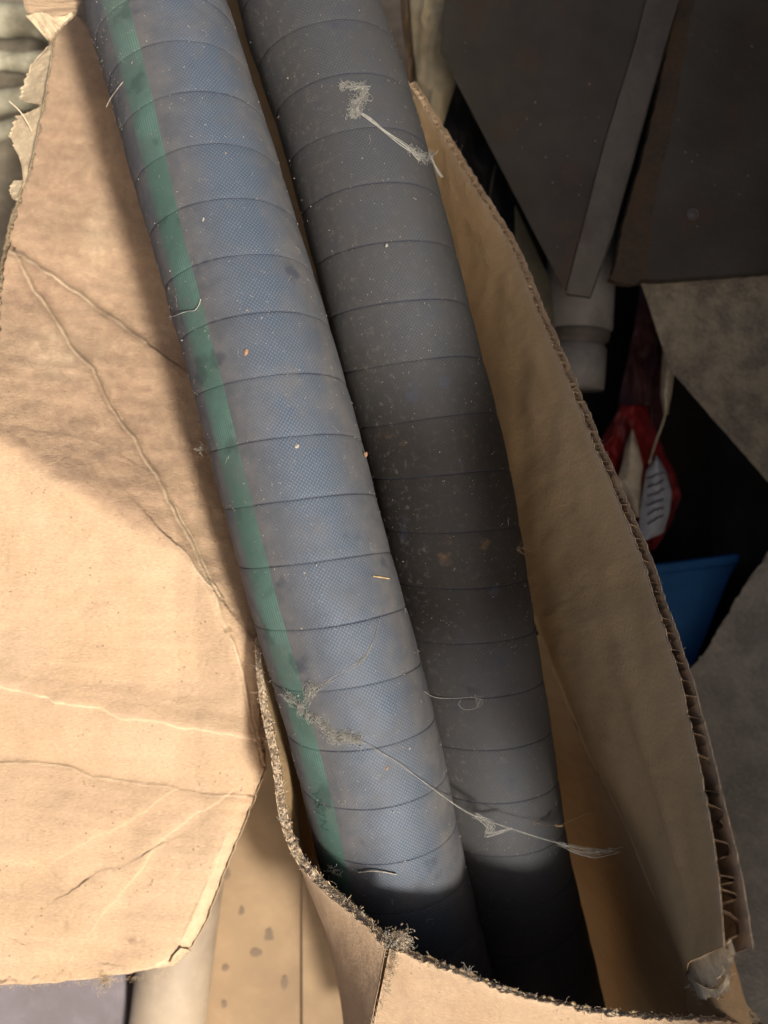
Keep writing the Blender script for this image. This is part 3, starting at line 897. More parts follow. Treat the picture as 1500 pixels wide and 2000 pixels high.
def sheet(name, A, Bl, mat, parent, thick=8, n=60, m=30, noise=10, seed=0, label=None):
    a = catmull([P(*p) for p in A], n); b = catmull([P(*p) for p in Bl], n)
    t = np.linspace(0, 1, m)
    G = a[None] * (1 - t)[:, None, None] + b[None] * t[:, None, None]
    s = np.arange(n)
    G[..., 2] += (fbm(s[None] / 9 + seed, t[:, None] * 5 + seed) - .5) * noise
    v = G.reshape(-1, 3); nn = len(v); v2 = v - np.array([0, 0, thick])
    idx = np.arange(nn).reshape(m, n)
    loop = np.r_[idx[0, :], idx[1:, -1], idx[-1, -2::-1], idx[-2:0:-1, 0]]
    lf = np.stack([loop, np.roll(loop, -1), np.roll(loop, -1) + nn, loop + nn], 1)
    uv = v[:, :2] * S
    z = np.zeros(nn * 2)
    o = mk(name, np.vstack([v, v2]), np.vstack([gridfaces(m, n), gridfaces(m, n, nn, True), lf]), mat, parent,
           uv=np.vstack([uv, uv]), attrs={'wear': z, 'dirt_shade': z + .3})
    if label: o['label'] = label
    return o


# inner panel below the right wall and the panel behind the hoses
sheet('lower_panel', [(1055, 1240, -355), (1110, 1385, -306), (1165, 1505, -246), (1232, 1635, -166), (1290, 1775, -66), (1345, 1900, 36), (1420, 2080, 60)],
      [(960, 1260, -470), (970, 1380, -620), (985, 1500, -850), (1010, 1640, -1100), (1050, 1780, -1300), (1080, 1950, -1350), (1100, 2150, -1350)], M_CARD_IN, box, seed=4)
sheet('back_panel', [(330, -260, -450), (420, 100, -450), (480, 500, -450), (550, 900, -450), (560, 1300, -470), (580, 1700, -1000), (640, 2400, -1000)],
      [(690, -260, -470), (760, 200, -452), (850, 560, -440), (940, 900, -430), (1030, 1280, -520), (1090, 1700, -1250), (1300, 2400, -1350)], M_CARD_IN, box, seed=6)
sheet('corner_panel', [(1335, 1900, 30), (1385, 1888, 200), (1430, 1858, 335)], [(1345, 2020, 40), (1400, 2030, 120), (1480, 2040, 170)], M_CARD_IN, box, seed=9, thick=5)
# frayed white paper at the lower right corner
patch('torn_ply', [[(1334, 1884, 50), (1356, 1872, 160), (1390, 1854, 265), (1428, 1834, 356)], [(1352, 1932, 70), (1376, 1934, 165), (1410, 1918, 265), (1438, 1868, 348)]], M_WHITE, wR, seed=31, jit=12, wj=14)
patch('torn_ply', [[(1352, 1912, 120), (1372, 1926, 180), (1400, 1932, 240), (1424, 1900, 320)], [(1364, 1956, 130), (1380, 1950, 180), (1402, 1946, 235), (1426, 1934, 290)]], M_WHITE, wR, seed=33, jit=12, wj=8)
patch('torn_ply', [[(1425, 1915, 200), (1440, 1938, 190), (1470, 1975, 180), (1510, 2020, 170)], [(1400, 1946, 190), (1420, 1962, 185), (1440, 1990, 180), (1470, 2030, 170)]], M_PLY, wR, seed=35, jit=12, wj=12)
fz = edge_fuzz([P(x, y, w) for x, y, w in [(1352, 1925, 120), (1370, 1945, 130), (1400, 1935, 200), (1422, 1890, 300), (1425, 1860, 330), (1440, 1950, 190), (1470, 1985, 180)]], 140, 5, 16, 8, spread=7)
o = fz.build('torn_fibres', M_WHITE, wR); o['kind'] = 'stuff'

# ------------------------------------------------------------------ background things
def prism(name, poly, depth, mat, parent=None, label=None, cat=None, sub=0, rough=0, bev=0, group=None):
    """closed prism from a picture-space polygon (x, y, w), extruded by depth away from the viewer"""
    if rough:
        q = []
        for a_, b_ in zip(poly, poly[1:] + poly[:1]):
            m_ = max(1, int(math.hypot(b_[0] - a_[0], b_[1] - a_[1]) / 7))
            for t_ in range(m_):
                u_ = t_ / m_
                x_, y_ = a_[0] + (b_[0] - a_[0]) * u_, a_[1] + (b_[1] - a_[1]) * u_
                q.append((x_ + (float(fbm(x_ / 14, y_ / 14, 3)) - .5) * 2 * rough, y_ + (float(fbm(x_ / 14 + 9, y_ / 14, 3)) - .5) * 2 * rough, a_[2] + (b_[2] - a_[2]) * u_))
        poly = q
    f = np.array([P(*p) for p in poly]); n = len(f)
    d = np.array(depth, float)
    v = np.vstack([f, f + d])
    faces = [list(range(n))[::-1], [n + i for i in range(n)]] + [[i, (i + 1) % n, n + (i + 1) % n, n + i] for i in range(n)]
    o = mk(name, v, faces, mat, parent, smooth=False)
    if bev:
        b = o.modifiers.new('bevel', 'BEVEL'); b.width = bev * S; b.segments = 2; b.limit_method = 'ANGLE'
    if label and cat: tag(o, label, cat, group)
    elif label: o['label'] = label
    return o


def rough_slab(name, corners, depth, mat, label, cat, amp=10, n=110, seed=0, group=None):
    """four picture-space corners, bumpy near face"""
    c = [P(*p) for p in corners]
    s = np.linspace(0, 1, n)
    G = ((1 - s)[:, None, None] * (1 - s)[None, :, None] * c[0] + (1 - s)[:, None, None] * s[None, :, None] * c[1]
         + s[:, None, None] * s[None, :, None] * c[2] + s[:, None, None] * (1 - s)[None, :, None] * c[3])
    nr = np.cross(c[1] - c[0], c[3] - c[0]); nr /= np.linalg.norm(nr)
    if nr[2] < 0: nr = -nr
    x, y = G[..., 0], G[..., 1]
    h = (fbm(x / 40 + seed, y / 40, 5) - .5) * amp + (fbm(x / 12, y / 12 + seed, 3) - .5) * amp * .4
    pit = np.clip(vn(x / 9 + 4, y / 9 + seed) - .8, 0, 1) * amp * 1.2
    G = G + nr * (h - pit)[..., None]
    v = G.reshape(-1, 3); nn = len(v); v2 = v + np.array(depth, float)
    idx = np.arange(nn).reshape(n, n)
    loop = np.r_[idx[0, :], idx[1:, -1], idx[-1, -2::-1], idx[-2:0:-1, 0]]
    lf = np.stack([loop, np.roll(loop, -1), np.roll(loop, -1) + nn, loop + nn], 1)
    o = mk(name, np.vstack([v, v2]), np.vstack([gridfaces(n, n), gridfaces(n, n, nn, True), lf]), mat)
    return tag(o, label, cat, group)


def steel():
    k = NT('tarnished_steel'); v = k.obj()
    f = k.noise(v, 14, 5, .6)
    c = k.mix(k.ramp(f, .3, .7), (0.100, 0.086, 0.064), (0.060, 0.048, 0.036))
    r1 = k.noise(v, 40, 6, .7)
    c = k.mix(k.math('MULTIPLY', k.ramp(r1, .5, .68), .6), c, (0.115, 0.066, 0.040))
    r2 = k.noise(v, 9, 3, .5, sc=(1, 1, 4))
    c = k.mix(k.math('MULTIPLY', k.ramp(r2, .5, .8), .45), c, (0.145, 0.130, 0.100))
    sp = k.math('MULTIPLY', k.ramp(k.voro(v, 210), .12, .05), k.ramp(k.noise(v, 50, 2), .52, .62))
    c = k.mix(sp, c, (0.42, 0.36, 0.27))
    nr = k.bump(k.noise(v, 260, 5, .7), 0.0004, .7)
    return k.fin(c, k.math('ADD', .5, k.math('MULTIPLY', r1, .3)), k.bump(r1, 0.0012, .4, nr), 0.4, 0.1)


M_STEEL = steel()
M_STEEL_OLD = simple('tarnished_steel', (0.105, 0.085, 0.06), (0.07, 0.055, 0.038), 18, 0.55, 0.0003, 0.4, 0.1, fine=140)
M_STEEL2 = simple('worn_steel_edge', (0.155, 0.135, 0.112), (0.1, 0.083, 0.07), 30, 0.6, 0.0004, 0.4, 0.1, fine=160)
M_RUST = simple('rusty_edge', (0.105, 0.068, 0.04), (0.07, 0.052, 0.037), 90, 0.9, 0.0008)
M_CONC = simple('gritty_concrete', (0.5, 0.41, 0.27), (0.29, 0.24, 0.175), 70, 0.95, 0.0030, fine=500)
M_CONC2 = simple('grey_concrete', (0.68, 0.59, 0.45), (0.46, 0.4, 0.31), 50, 0.95, 0.0036, fine=420)
M_BLUE = simple('blue_plastic', (0.02, 0.13, 0.32), (0.015, 0.10, 0.25), 20, 0.5, 0.0001)
M_PVC = simple('dirty_white_pipe', (0.33, 0.305, 0.275), (0.22, 0.2, 0.18), 25, 0.5, 0.0002)
M_DARKRUB = simple('black_plastic', (0.015, 0.014, 0.014), (0.022, 0.02, 0.019), 40, 0.6, 0.0006, 0.25)
M_SHADE_BLACK = simple('shade_black', (0.02, 0.017, 0.014), (0.034, 0.028, 0.022), 20, 0.9, 0.001, 0.1)
M_RED = simple('red_foil', (0.3, 0.022, 0.02), (0.1, 0.012, 0.012), 50, 0.45, 0.0006)
M_LABEL = simple('white_packet_print', (0.55, 0.55, 0.56), (0.42, 0.42, 0.43), 60, 0.5, 0.0003)
M_INK = simple('dark_print', (0.04, 0.04, 0.06), (0.06, 0.05, 0.06), 60, 0.6, 0.0001)
M_CREAM = simple('cream_cloth', (0.58, 0.50, 0.33), (0.46, 0.38, 0.23), 25, 0.9, 0.0006)
M_TAN = simple('tan_board', (0.32, 0.222, 0.128), (0.27, 0.185, 0.108), 12, 0.85, 0.0004, fine=60)
M_KNOT = simple('board_stain', (0.17, 0.125, 0.085), (0.22, 0.16, 0.1), 60, 0.9, 0.0003)
M_TUBE = simple('cream_tube', (0.38, 0.305, 0.22), (0.3, 0.24, 0.175), 14, 0.6, 0.0002)
M_LILAC = simple('grey_box', (0.19, 0.168, 0.18), (0.155, 0.135, 0.14), 14, 0.8, 0.0003)
M_SOIL = simple('dark_soil', (0.075, 0.058, 0.044), (0.04, 0.031, 0.024), 40, 0.98, 0.004, fine=200)
M_ROPE = simple('pale_rope', (0.44, 0.41, 0.30), (0.24, 0.22, 0.15), 26, 0.9, 0.0006)

# steel bar with a lighter narrow side (upper right)
bar = empty('steel_bar', P(1120, 575, -420), 'dark tarnished steel bar ending in a blunt tip above the white pipe', 'metal bar')
prism('bar_face', [(872, -60, -520), (1275, -60, -380), (1238, 87, -374), (1178, 282, -366), (1150, 390, -362), (1102, 572, -352), (858, 100, -470)], (40, 20, -60), M_STEEL, bar, bev=5)
prism('bar_side', [(1277, -60, -379), (1345, -60, -396), (1307, 65, -390), (1266, 208, -384), (1240, 303, -380), (1197, 455, -372), (1173, 522, -366), (1153, 580, -362), (1104, 573, -351), (1152, 390, -361), (1180, 282, -365), (1240, 87, -373)], (10, 5, -40), M_STEEL2, bar, bev=3)
# wide steel plate on the right
plate = empty('steel_plate', P(1350, 540, -430), 'wide brown-grey steel plate with rusty left edge and a small bolt', 'metal plate')
prism('plate_face', [(1355, -60, -430), (1750, -60, -430), (1750, 505, -430), (1500, 531, -430), (1292, 546, -430), (1245, 545, -430), (1268, 400, -430), (1310, 220, -430)], (0, 0, -70), M_STEEL, plate, rough=1.5)
prism('rusty_edge', [(1345, -60, -426), (1366, -60, -426), (1318, 220, -426), (1276, 400, -426), (1262, 542, -426), (1235, 556, -426), (1200, 551, -426), (1190, 544, -426), (1197, 535, -426), (1210, 468, -426), (1231, 390, -426), (1257, 303, -426), (1279, 208, -426), (1312, 60, -426)], (0, 0, -30), M_RUST, plate, rough=4)
bm = Batch()
c0 = P(1353, 418, -424)
th = np.linspace(0, 2 * math.pi, 21)
rowsb = [np.stack([c0[0] + rr_ * np.cos(th), c0[1] + rr_ * np.sin(th), np.full(21, c0[2] + hh)], 1) for rr_, hh in ((16, -8), (16, 0), (14, 2), (12, 0.5), (9, 0.5), (8, 3), (4, 4.5), (.1, 5))]
mk('bolt', np.array(rowsb).reshape(-1, 3), gridfaces(len(rowsb), 21), M_STEEL2, plate)

rough_slab('concrete_block', [(1252, 552, -470), (1760, 505, -470), (1760, 1240, -560), (1308, 722, -520)], (260, 120, -260), M_CONC,
           'gritty brown-grey concrete block jutting out below the steel plate', 'concrete block', amp=16, seed=3)
rough_slab('concrete_slab', [(1502, 1075, -600), (1900, 450, -560), (1900, 2700, -420), (1150, 1622, -760)], (320, -200, -300), M_CONC2,
           'grey rough concrete slab leaning beside the box at the lower right', 'concrete slab', amp=24, seed=8)
crate = empty('blue_crate', P(1340, 1345, -900), 'blue plastic crate deep in the gap between box and concrete', 'crate')
prism('crate_side', [(1180, 1132, -770), (1262, 1122, -770), (1442, 1098, -770), (1425, 1130, -770), (1330, 1365, -770), (1200, 1420, -770)], (0, 0, -260), M_BLUE, crate, bev=6)
prism('crate_rim', [(1180, 1116, -752), (1262, 1106, -752), (1446, 1082, -752), (1442, 1100, -752), (1262, 1124, -752), (1180, 1134, -752)], (0, 0, -40), M_BLUE, crate, bev=4)
tp = sheet('shade_sheet', [(880, -200, -820), (980, -200, -1000), (1300, -200, -1040), (1750, -200, -1040)], [(900, 1500, -1000), (1100, 1700, -1080), (1400, 1700, -1090), (1850, 1700, -1080)], M_SHADE_BLACK, None, noise=60, seed=17, thick=6)  # added black sheet standing in for the shade in the gaps
tag(tp, 'added black sheet for the deep shade behind pipe, packet and concrete', 'shade_sheet')
# white pipe with collar
pipe = empty('pipe', P(1125, 760, -640), 'dirty white plastic pipe with a grey collar standing behind the box', 'pipe')


def lathe(name, p0, p1, prof, mat, parent, sides=40):
    a, b = P(*p0), P(*p1)
    ax = (b - a); L_ = np.linalg.norm(ax); ax /= L_
    n1 = np.cross(ax, [0, 0, 1.0]); n1 /= np.linalg.norm(n1); n2 = np.cross(ax, n1)
    th = np.linspace(0, 2 * math.pi, sides + 1)
    rows = [a + ax * L_ * t + r_ * (np.cos(th)[:, None] * n1 + np.sin(th)[:, None] * n2) for t, r_ in prof]
    return mk(name, np.array(rows).reshape(-1, 3), gridfaces(len(prof), sides + 1), mat, parent)


lathe('upper_tube', (1140, 430, -640), (1128, 650, -640), [(0, 0), (0, 88), (.5, 92), (.97, 92), (1, 86)], M_PVC, pipe)
lathe('collar', (1128, 646, -640), (1126, 678, -640), [(0, 82), (.1, 88), (.6, 84), (.7, 74), (1, 74)], M_STEEL2, pipe)
lathe('lower_tube', (1126, 676, -640), (1122, 760, -640), [(0, 70), (.08, 80), (.5, 80), (1, 78), (1, 0)], M_PVC, pipe)

# red packet with white label
pk = empty('packet', P(1230, 1060, -700), 'crumpled red plastic packet with torn white printed label', 'packet')


def crumple(name, poly_rows, mat, parent, w0, seed, amp=30, lift=0.0, nn=40, thick=2):
    """rows of picture-space (xl, xr, y); a crumpled sheet between them"""
    yr = np.array([p[2] for p in poly_rows]); m = nn
    y = np.linspace(yr[0], yr[-1], m)
    xl = np.interp(y, yr, [p[0] for p in poly_rows]); xr = np.interp(y, yr, [p[1] for p in poly_rows])
    t = np.linspace(0, 1, nn)
    X_ = xl[:, None] + (xr - xl)[:, None] * t[None]; Y_ = np.repeat(y[:, None], nn, 1)
    f = np.abs(fbm(X_ / 45 + seed, Y_ / 70 + seed, 3) - .5) * 2
    W_ = w0 + lift - f * amp + (fbm(X_ / 15, Y_ / 15 + seed) - .5) * 6 + 25 * np.sin(math.pi * t)[None]
    k = (D - W_) / D
    v = np.stack([(X_ - 750) * k, (1000 - Y_) * k, W_], -1).reshape(-1, 3)
    n_ = len(v); v2 = v - np.array([0, 0, thick])
    idx = np.arange(n_).reshape(m, nn)
    loop = np.r_[idx[0, :], idx[1:, -1], idx[-1, -2::-1], idx[-2:0:-1, 0]]
    lf = np.stack([loop, np.roll(loop, -1), np.roll(loop, -1) + n_, loop + n_], 1)
    return mk(name, np.vstack([v, v2]), np.vstack([gridfaces(m, nn, 0, True), gridfaces(m, nn, n_), lf]), mat, parent)


M_FILM = simple('dull_dark_film', (0.10, 0.035, 0.033), (0.05, 0.02, 0.02), 40, 0.5, 0.0008)
crumple('dark_film', [(1250, 1300, 560), (1240, 1318, 640), (1222, 1316, 720), (1205, 1300, 800), (1196, 1290, 850)], M_FILM, pk, -760, 4, 70)
crumple('red_film', [(1215, 1262, 790), (1190, 1278, 830), (1165, 1296, 880), (1160, 1322, 930), (1185, 1330, 970), (1205, 1312, 1020), (1245, 1278, 1075)], M_RED, pk, -720, 3, 80)
crumple('printed_label', [(1282, 1284, 890), (1262, 1300, 920), (1256, 1312, 960), (1250, 1308, 1000), (1248, 1296, 1040), (1250, 1262, 1056)], M_LABEL, pk, -700, 7, 10, lift=26)
crumple('torn_white_film', [(1234, 1236, 838), (1222, 1246, 870), (1214, 1256, 910), (1206, 1252, 940), (1228, 1252, 975), (1238, 1252, 1010)], M_WHITE, pk, -702, 9, 12, lift=8)
inkb = Batch()
for i in range(6):
    yb = 936 + i * 17
    pts = [P(1264 + 34 * t + random.uniform(-2, 2), yb - 14 * t + random.uniform(-3, 3), -646) for t in np.linspace(0, 1, 9)]
    inkb.tube(np.array(pts), 2.2, 4)
inkb.build('print_line', M_INK, pk)
wb = crumple('torn_strip', [(1290, 1300, 600), (1296, 1312, 660), (1292, 1318, 720), (1290, 1312, 770), (1296, 1304, 810)], M_WHITE, pk, -640, 12, 10)
Bt = Batch(); Bt.tube(catmull([P(1308, 690, -630), P(1310, 750, -630), P(1298, 815, -640), P(1282, 860, -650), P(1268, 905, -655)], 20), 3.0, 6)
Bt.build('film_edge', M_CREAM, pk)

# black plastic bag and pale fabric behind the rim (top middle)
bag = empty('black_bag', P(930, 500, -620), 'glossy black plastic bag squeezed behind the box rim', 'bag')
crumple('bag_film', [(868, 900, 130), (850, 940, 200), (830, 1000, 300), (860, 1040, 420), (930, 1060, 520), (980, 1080, 640), (1020, 1120, 760), (1060, 1180, 900)], M_DARKRUB, bag, -640, 21, 45, nn=60, thick=30)
Bt = Batch(); Bt.tube(catmull([P(968, 322, -600), P(962, 350, -598), P(958, 375, -598), P(956, 400, -600)], 14), np.interp(np.linspace(0, 1, 14), [0, .4, 1], [1.5, 3.5, 1.5]), 6)
Bt.build('painted_glint', M_STEEL2, bag)  # pale tube drawing the silver highlight on the bag
cl = empty('cream_cloth', P(840, 230, -700), 'cream cloth hanging between the plain hose and the steel bar', 'cloth')
crumple('cloth_fold', [(796, 920, -60), (800, 910, 0), (806, 900, 80), (812, 900, 130), (816, 885, 180), (812, 866, 240), (812, 846, 300)], M_CREAM, cl, -600, 25, 50, thick=10)
crumple('shaded_fold', [(780, 806, -60), (784, 812, 30), (790, 822, 80), (796, 826, 150), (800, 822, 230)], M_TAN, cl, -660, 27, 50, thick=10)  # this fold's shade is given as a darker tan colour
M_WEDGE = simple('dull_board', (0.20, 0.18, 0.12), (0.12, 0.105, 0.075), 20, 0.9, 0.0003)
prism('wedge', [(1006, 398, -560), (1075, 545, -560), (1085, 640, -560), (1010, 640, -560)], (0, 0, -20), M_WEDGE, label='pale wedge of board between black bag and steel bar', cat='board', bev=3)

# things beyond the left: rope coil; below: board, tube, box
rope = empty('rope_coil', P(60, 240, -760), 'pale blurred coil of thick rope beyond the torn flap corner', 'rope')
rr = np.random.default_rng(5)
for i, (y0, y1, rad) in enumerate([(38, 58, 44), (128, 120, 20), (112, 150, 26), (205, 196, 34), (262, 250, 26)]):
    B = Batch()
    pts = catmull([P(-220, y0 + 50, -780 - 12 * i), P(-60, y0 + 10, -765 - 8 * i), P(40, (y0 + y1) / 2 - 8, -750 - 8 * i), P(120, y1, -765 - 8 * i), P(230, y1 + 60, -820)], 60)
    B.tube(pts, rad * (1 + .3 * (fbm(np.arange(60) / 6, np.arange(60) * 0 + i * 3) - .5)), 14)
    B.build('strand', M_ROPE, rope)
M_SACK = simple('dusty_sacking', (0.27, 0.23, 0.165), (0.17, 0.145, 0.105), 22, 0.95, 0.002)
sk = sheet('dusty_sack', [(-500, -300, -900), (-200, -300, -880), (0, -300, -870), (330, -300, -900)], [(-500, 1000, -900), (-200, 1000, -880), (0, 1000, -860), (330, 1000, -900)], M_SACK, None, noise=90, seed=12, thick=20)
tag(sk, 'grey-tan dusty sacking spread behind the rope coil at the left edge', 'sacking')
bd = empty('tan_board', P(520, 1990, -700), 'tan board with grey spots seen between the flap and the box', 'board')
prism('panel', [(425, 1380, -700), (596, 1300, -700), (604, 2150, -660), (395, 2150, -660)], (0, 0, -40), M_TAN, bd, bev=3)
prism('panel', [(588, 1460, -680), (720, 1460, -680), (740, 2150, -642), (590, 2150, -642)], (60, 0, -14), M_TAN, bd, bev=3)
for (x, y, sx, sy) in [(472, 1780, 6, 16), (526, 1830, 10, 22), (442, 1705, 9, 16), (500, 1860, 14, 10), (556, 1920, 8, 16), (440, 1890, 8, 8), (438, 1960, 6, 10)]:
    c = P(x, y, -700 + 40 * (y - 1380) / 770)
    th = np.linspace(0, 2 * math.pi, 19)[:-1]
    wob = 1 + .35 * (rr.random(18) - .5)
    v = np.vstack([c + np.array([0, 0, 2.0]), np.stack([c[0] + sx * 1.2 * np.cos(th) * wob, c[1] + sy * 1.2 * np.sin(th) * wob, np.full(18, c[2] + 2.0)], 1), np.stack([c[0] + sx * 1.2 * np.cos(th) * wob, c[1] + sy * 1.2 * np.sin(th) * wob, np.full(18, c[2] - 2.0)], 1)])
    f = [[0, 1 + i, 1 + (i + 1) % 18] for i in range(18)] + [[1 + i, 19 + i, 19 + (i + 1) % 18, 1 + (i + 1) % 18] for i in range(18)]
    mk('stain', v, f, M_KNOT, bd, smooth=False)
tb = empty('tube', P(330, 2000, -560), 'cream plastic tube lying below the flap beside the tan board', 'tube')
lathe('tube_body', (390, 1500, -640), (296, 2250, -600), [(0, 0), (0, 100), (1, 100), (1, 0)], M_TUBE, tb)
prism('grey_box', [(-300, 1700, -640), (236, 1700, -640), (246, 1960, -630), (232, 2300, -610), (-300, 2300, -610)], (0, 0, -200), M_LILAC,
      label='grey-lilac box under the bottom edge of the flap', cat='carton', bev=8)

# ground
n = 160
gx = np.sign(np.linspace(-1, 1, n)) * np.abs(np.linspace(-1, 1, n)) ** 2.2 * 40
gy = gx + 0.2
GX, GY = np.meshgrid(gx, gy, indexing='ij')
gz = (fbm(GX * 14, GY * 14, 4) - .5) * .012
gw = np.stack([GX, GY, gz], -1).reshape(-1, 3)
gl = (gw - ORG) / S @ np.linalg.inv(BASIS)
g = mk('ground', gl, gridfaces(n, n), M_SOIL)
g['kind'] = 'structure'

# ------------------------------------------------------------------ cobwebs and debris
def hang(H, x, y, lift=2.0, default=None):
    w = H.wsurf(x, y, lift)
    return w if w is not None else default


def clump(B, path, n, spread, seed, rmin=.25, rmax=.55, length=(18, 60), H=None, lift=3):
    """matted loops that keep close to a path"""
    r = np.random.default_rng(seed)
    path = np.array(path)
    for _ in range(int(n * 1.05)):
        i = int(r.integers(len(path)))
        x = r.normal(0, spread * .8, 3); vel = r.normal(0, 1, 3) * 3
        drift = int(r.integers(-2, 3))
        pts = []
        for k_ in range(int(r.integers(8, 20))):
            vel = vel * .75 + r.normal(0, 1.6, 3) - x * .16
            x = x + vel
            j = min(max(i + drift * k_ // 2, 0), len(path) - 1)
            pts.append(path[j] + x * np.array([1, 1, .3]) + np.array([0, 0, 1.0]))
        B.tube(catmull(pts, len(pts) * 3), r.uniform(rmin, rmax) * .62, 3)


def web_path(pts, H, lift=3.0):
    out = []
    for p in pts:
        if len(p) == 3: out.append(P(*p)); continue
        w = hang(H, p[0], p[1], lift, None)
        out.append(P(p[0], p[1], w if w is not None else -60))
    return catmull(out, len(out) * 10)


# main cobweb on the striped hose
B = Batch()
m1 = web_path([(612, 1345), (600, 1360), (588, 1382), (600, 1396), (622, 1404), (640, 1425), (655, 1442), (672, 1438), (700, 1446)], hoseA, 4)
m0 = web_path([(560, 1358), (575, 1370), (590, 1378)], hoseA, 3)
clump(B, m1, 190, 5, 51, .28, .6, (15, 45))
clump(B, m0, 50, 6, 52, .25, .5, (15, 40))
clump(B, m1[45:], 90, 4, 57, .3, .6, (15, 34))
for k in range(9):
    j = lambda s_: random.uniform(-s_, s_)
    B.tube(web_path([(602 + j(8), 1368 + j(8)), (618 + j(6), 1345 + j(5)), (650 + j(5), 1325 + j(4)), (690 + j(3), 1302 + j(3)), (712 + j(2), 1283 + j(2)), (730, 1250), (742, 1210), (752, 1188)], hoseA, 3.5), .24, 3)
tag(B.build('cobweb', M_WEB), 'thick tangled grey cobweb lying across the green stripe', 'cobweb')
# long thread to the right
B = Batch()
for k in range(4):
    j = lambda s_: random.uniform(-s_, s_)
    B.tube(web_path([(700, 1446), (722 + j(3), 1458 + j(3)), (745 + j(3), 1471 + j(3)), (770, 1486 + j(2)), (792 + j(2), 1501 + j(2)), (815, 1518 + j(2)), (835, 1533 + j(2)), (858, 1549 + j(2), 50), (920 + j(2), 1590 + j(2), -10), (1000, 1618 + j(2), -20), (1070 + j(2), 1642 + j(2), -30), (1130, 1652 + j(4), -40), (1190 + j(6), 1662 + j(3), -50)], hoseA, 8), .26, 4)
for k in range(14):
    j = lambda s_: random.uniform(-s_, s_)
    B.tube(catmull([P(925 + j(8), 1592 + j(5), -14), P(960 + j(8), 1612 + j(10), -16), P(955 + j(8), 1630 + j(6), -18), P(1000 + j(8), 1618 + j(2), -20)], 18), .35, 3)
    B.tube(catmull([P(1095 + j(8), 1647 + j(3), -36), P(1130 + j(12), 1662 + j(9), -40), P(1160 + j(12), 1668 + j(9), -44), P(1205 + j(12), 1660 + j(7), -50)], 18), .35, 3)
tag(B.build('cobweb_thread', M_WEB), 'long cobweb thread stretched from striped hose across to the right wall', 'cobweb')
# web on the plain hose
B = Batch()
m2 = web_path([(668, 168), (705, 170), (710, 185), (692, 202), (688, 222), (700, 215)], hoseB, 4)
clump(B, m2, 150, 7, 61, .3, .6, (15, 42))
for k in range(10):
    j = lambda s_: random.uniform(-s_, s_)
    B.tube(web_path([(695 + j(5), 215 + j(5)), (722 + j(3), 232 + j(3)), (760 + j(3), 262 + j(3)), (795 + j(4), 288 + j(4)), (822 + j(6), 308 + j(6)), (836 + j(4), 305, -90), (852, 300, -80)], hoseB, 4), .6, 3)
m3 = web_path([(800, 292), (815, 303), (828, 312), (842, 302, -90)], hoseB, 4)
clump(B, m3, 60, 4, 62, .3, .55, (12, 30))
for k in range(8):
    B.tube(catmull([P(842 + k % 3, 308, -90), P(850 + k % 4, 328, -88), P(860 + k * .8, 346, -86)], 10), 1.0, 3)
tag(B.build('cobweb', M_WEB), 'dusty cobweb clump with a trailing tail on the plain hose', 'cobweb')
# short strand right of the striped hose
B = Batch()
B.tube(catmull([P(828, 1350, 40), P(850, 1362, 20), P(890, 1364, 0), P(922, 1362, -10), P(942, 1366, -12)], 24), .5, 4)
B.tube(catmull([P(938, 1364, -12), P(930, 1382, -12), P(908, 1386, -12), P(896, 1376, -12), P(900, 1368, -12)], 20), .5, 4)
clump(B, [P(930, 1364, -12), P(938, 1368, -12)], 8, 4, 71, .25, .4, (10, 20))
tag(B.build('cobweb_thread', M_WEB), 'short pale cobweb strand with a hooked end between the hoses', 'cobweb')
# brown strand lower right
B = Batch()
clump(B, [P(1012, 1560, -90), P(1020, 1568, -90), P(1022, 1585, -88), P(1030, 1600, -88)], 46, 5, 81, .3, .6, (14, 36))
B.tube(catmull([P(1028, 1490, -95), P(1020, 1530, -92), P(1018, 1560, -90), P(1025, 1592, -88), P(1050, 1608, -86), P(1092, 1612, -84), P(1120, 1600, -84), P(1150, 1586, -84)], 50), .55, 4)
B.tube(catmull([P(1084, 1611, -84), P(1090, 1613, -83), P(1099, 1612, -83)], 6), 2.6, 5)
tag(B.build('cobweb', M_WEBDARK), 'brown curled cobweb strand hanging in front of the plain hose', 'cobweb')
# faint radiating web at mid right
B = Batch()
rw = np.random.default_rng(91)
for k in range(16):
    a = rw.uniform(-.6, 1.2) + (math.pi if k % 2 else 0)
    L_ = rw.uniform(12, 40)
    B.tube(wiggle(P(1012 + rw.normal(0, 5), 1072 + rw.normal(0, 4), -70), [math.cos(a), -math.sin(a), 0], L_, 6, .25, rw), .35, 3)
tag(B.build('cobweb', M_WEBDARK), 'small dark spidery cobweb wisp against the right wall', 'cobweb')

# lint, straw, crumbs on the striped hose
def bits(name, pts, H, mat, label, cat, r, lift=3):
    B = Batch(); B.tube(web_path(pts, H, lift), r, 5)
    return tag(B.build(name, mat), label, cat)


bits('straw', [(728, 1125), (742, 1127), (760, 1130)], hoseA, M_STRAW, 'short yellow straw near the right side of the striped hose', 'straw', 1.6)
bits('twig', [(700, 1704), (725, 1701), (750, 1703), (774, 1708)], hoseA, M_LINT, 'thin pale twig low on the striped hose', 'twig', 1.5, 6)
bits('fibre', [(325, 622), (345, 615), (365, 608), (380, 606), (388, 596), (392, 584)], hoseA, M_WEB, 'curly white thread lying across the green stripe', 'thread', 1.0, 5)
bits('fibre', [(208, 208), (216, 192), (228, 175), (240, 160)], hoseA, M_LINT, 'thin pale twig-like fibre at the upper left of the striped hose', 'thread', 1.3, 4)
r = np.random.default_rng(15)


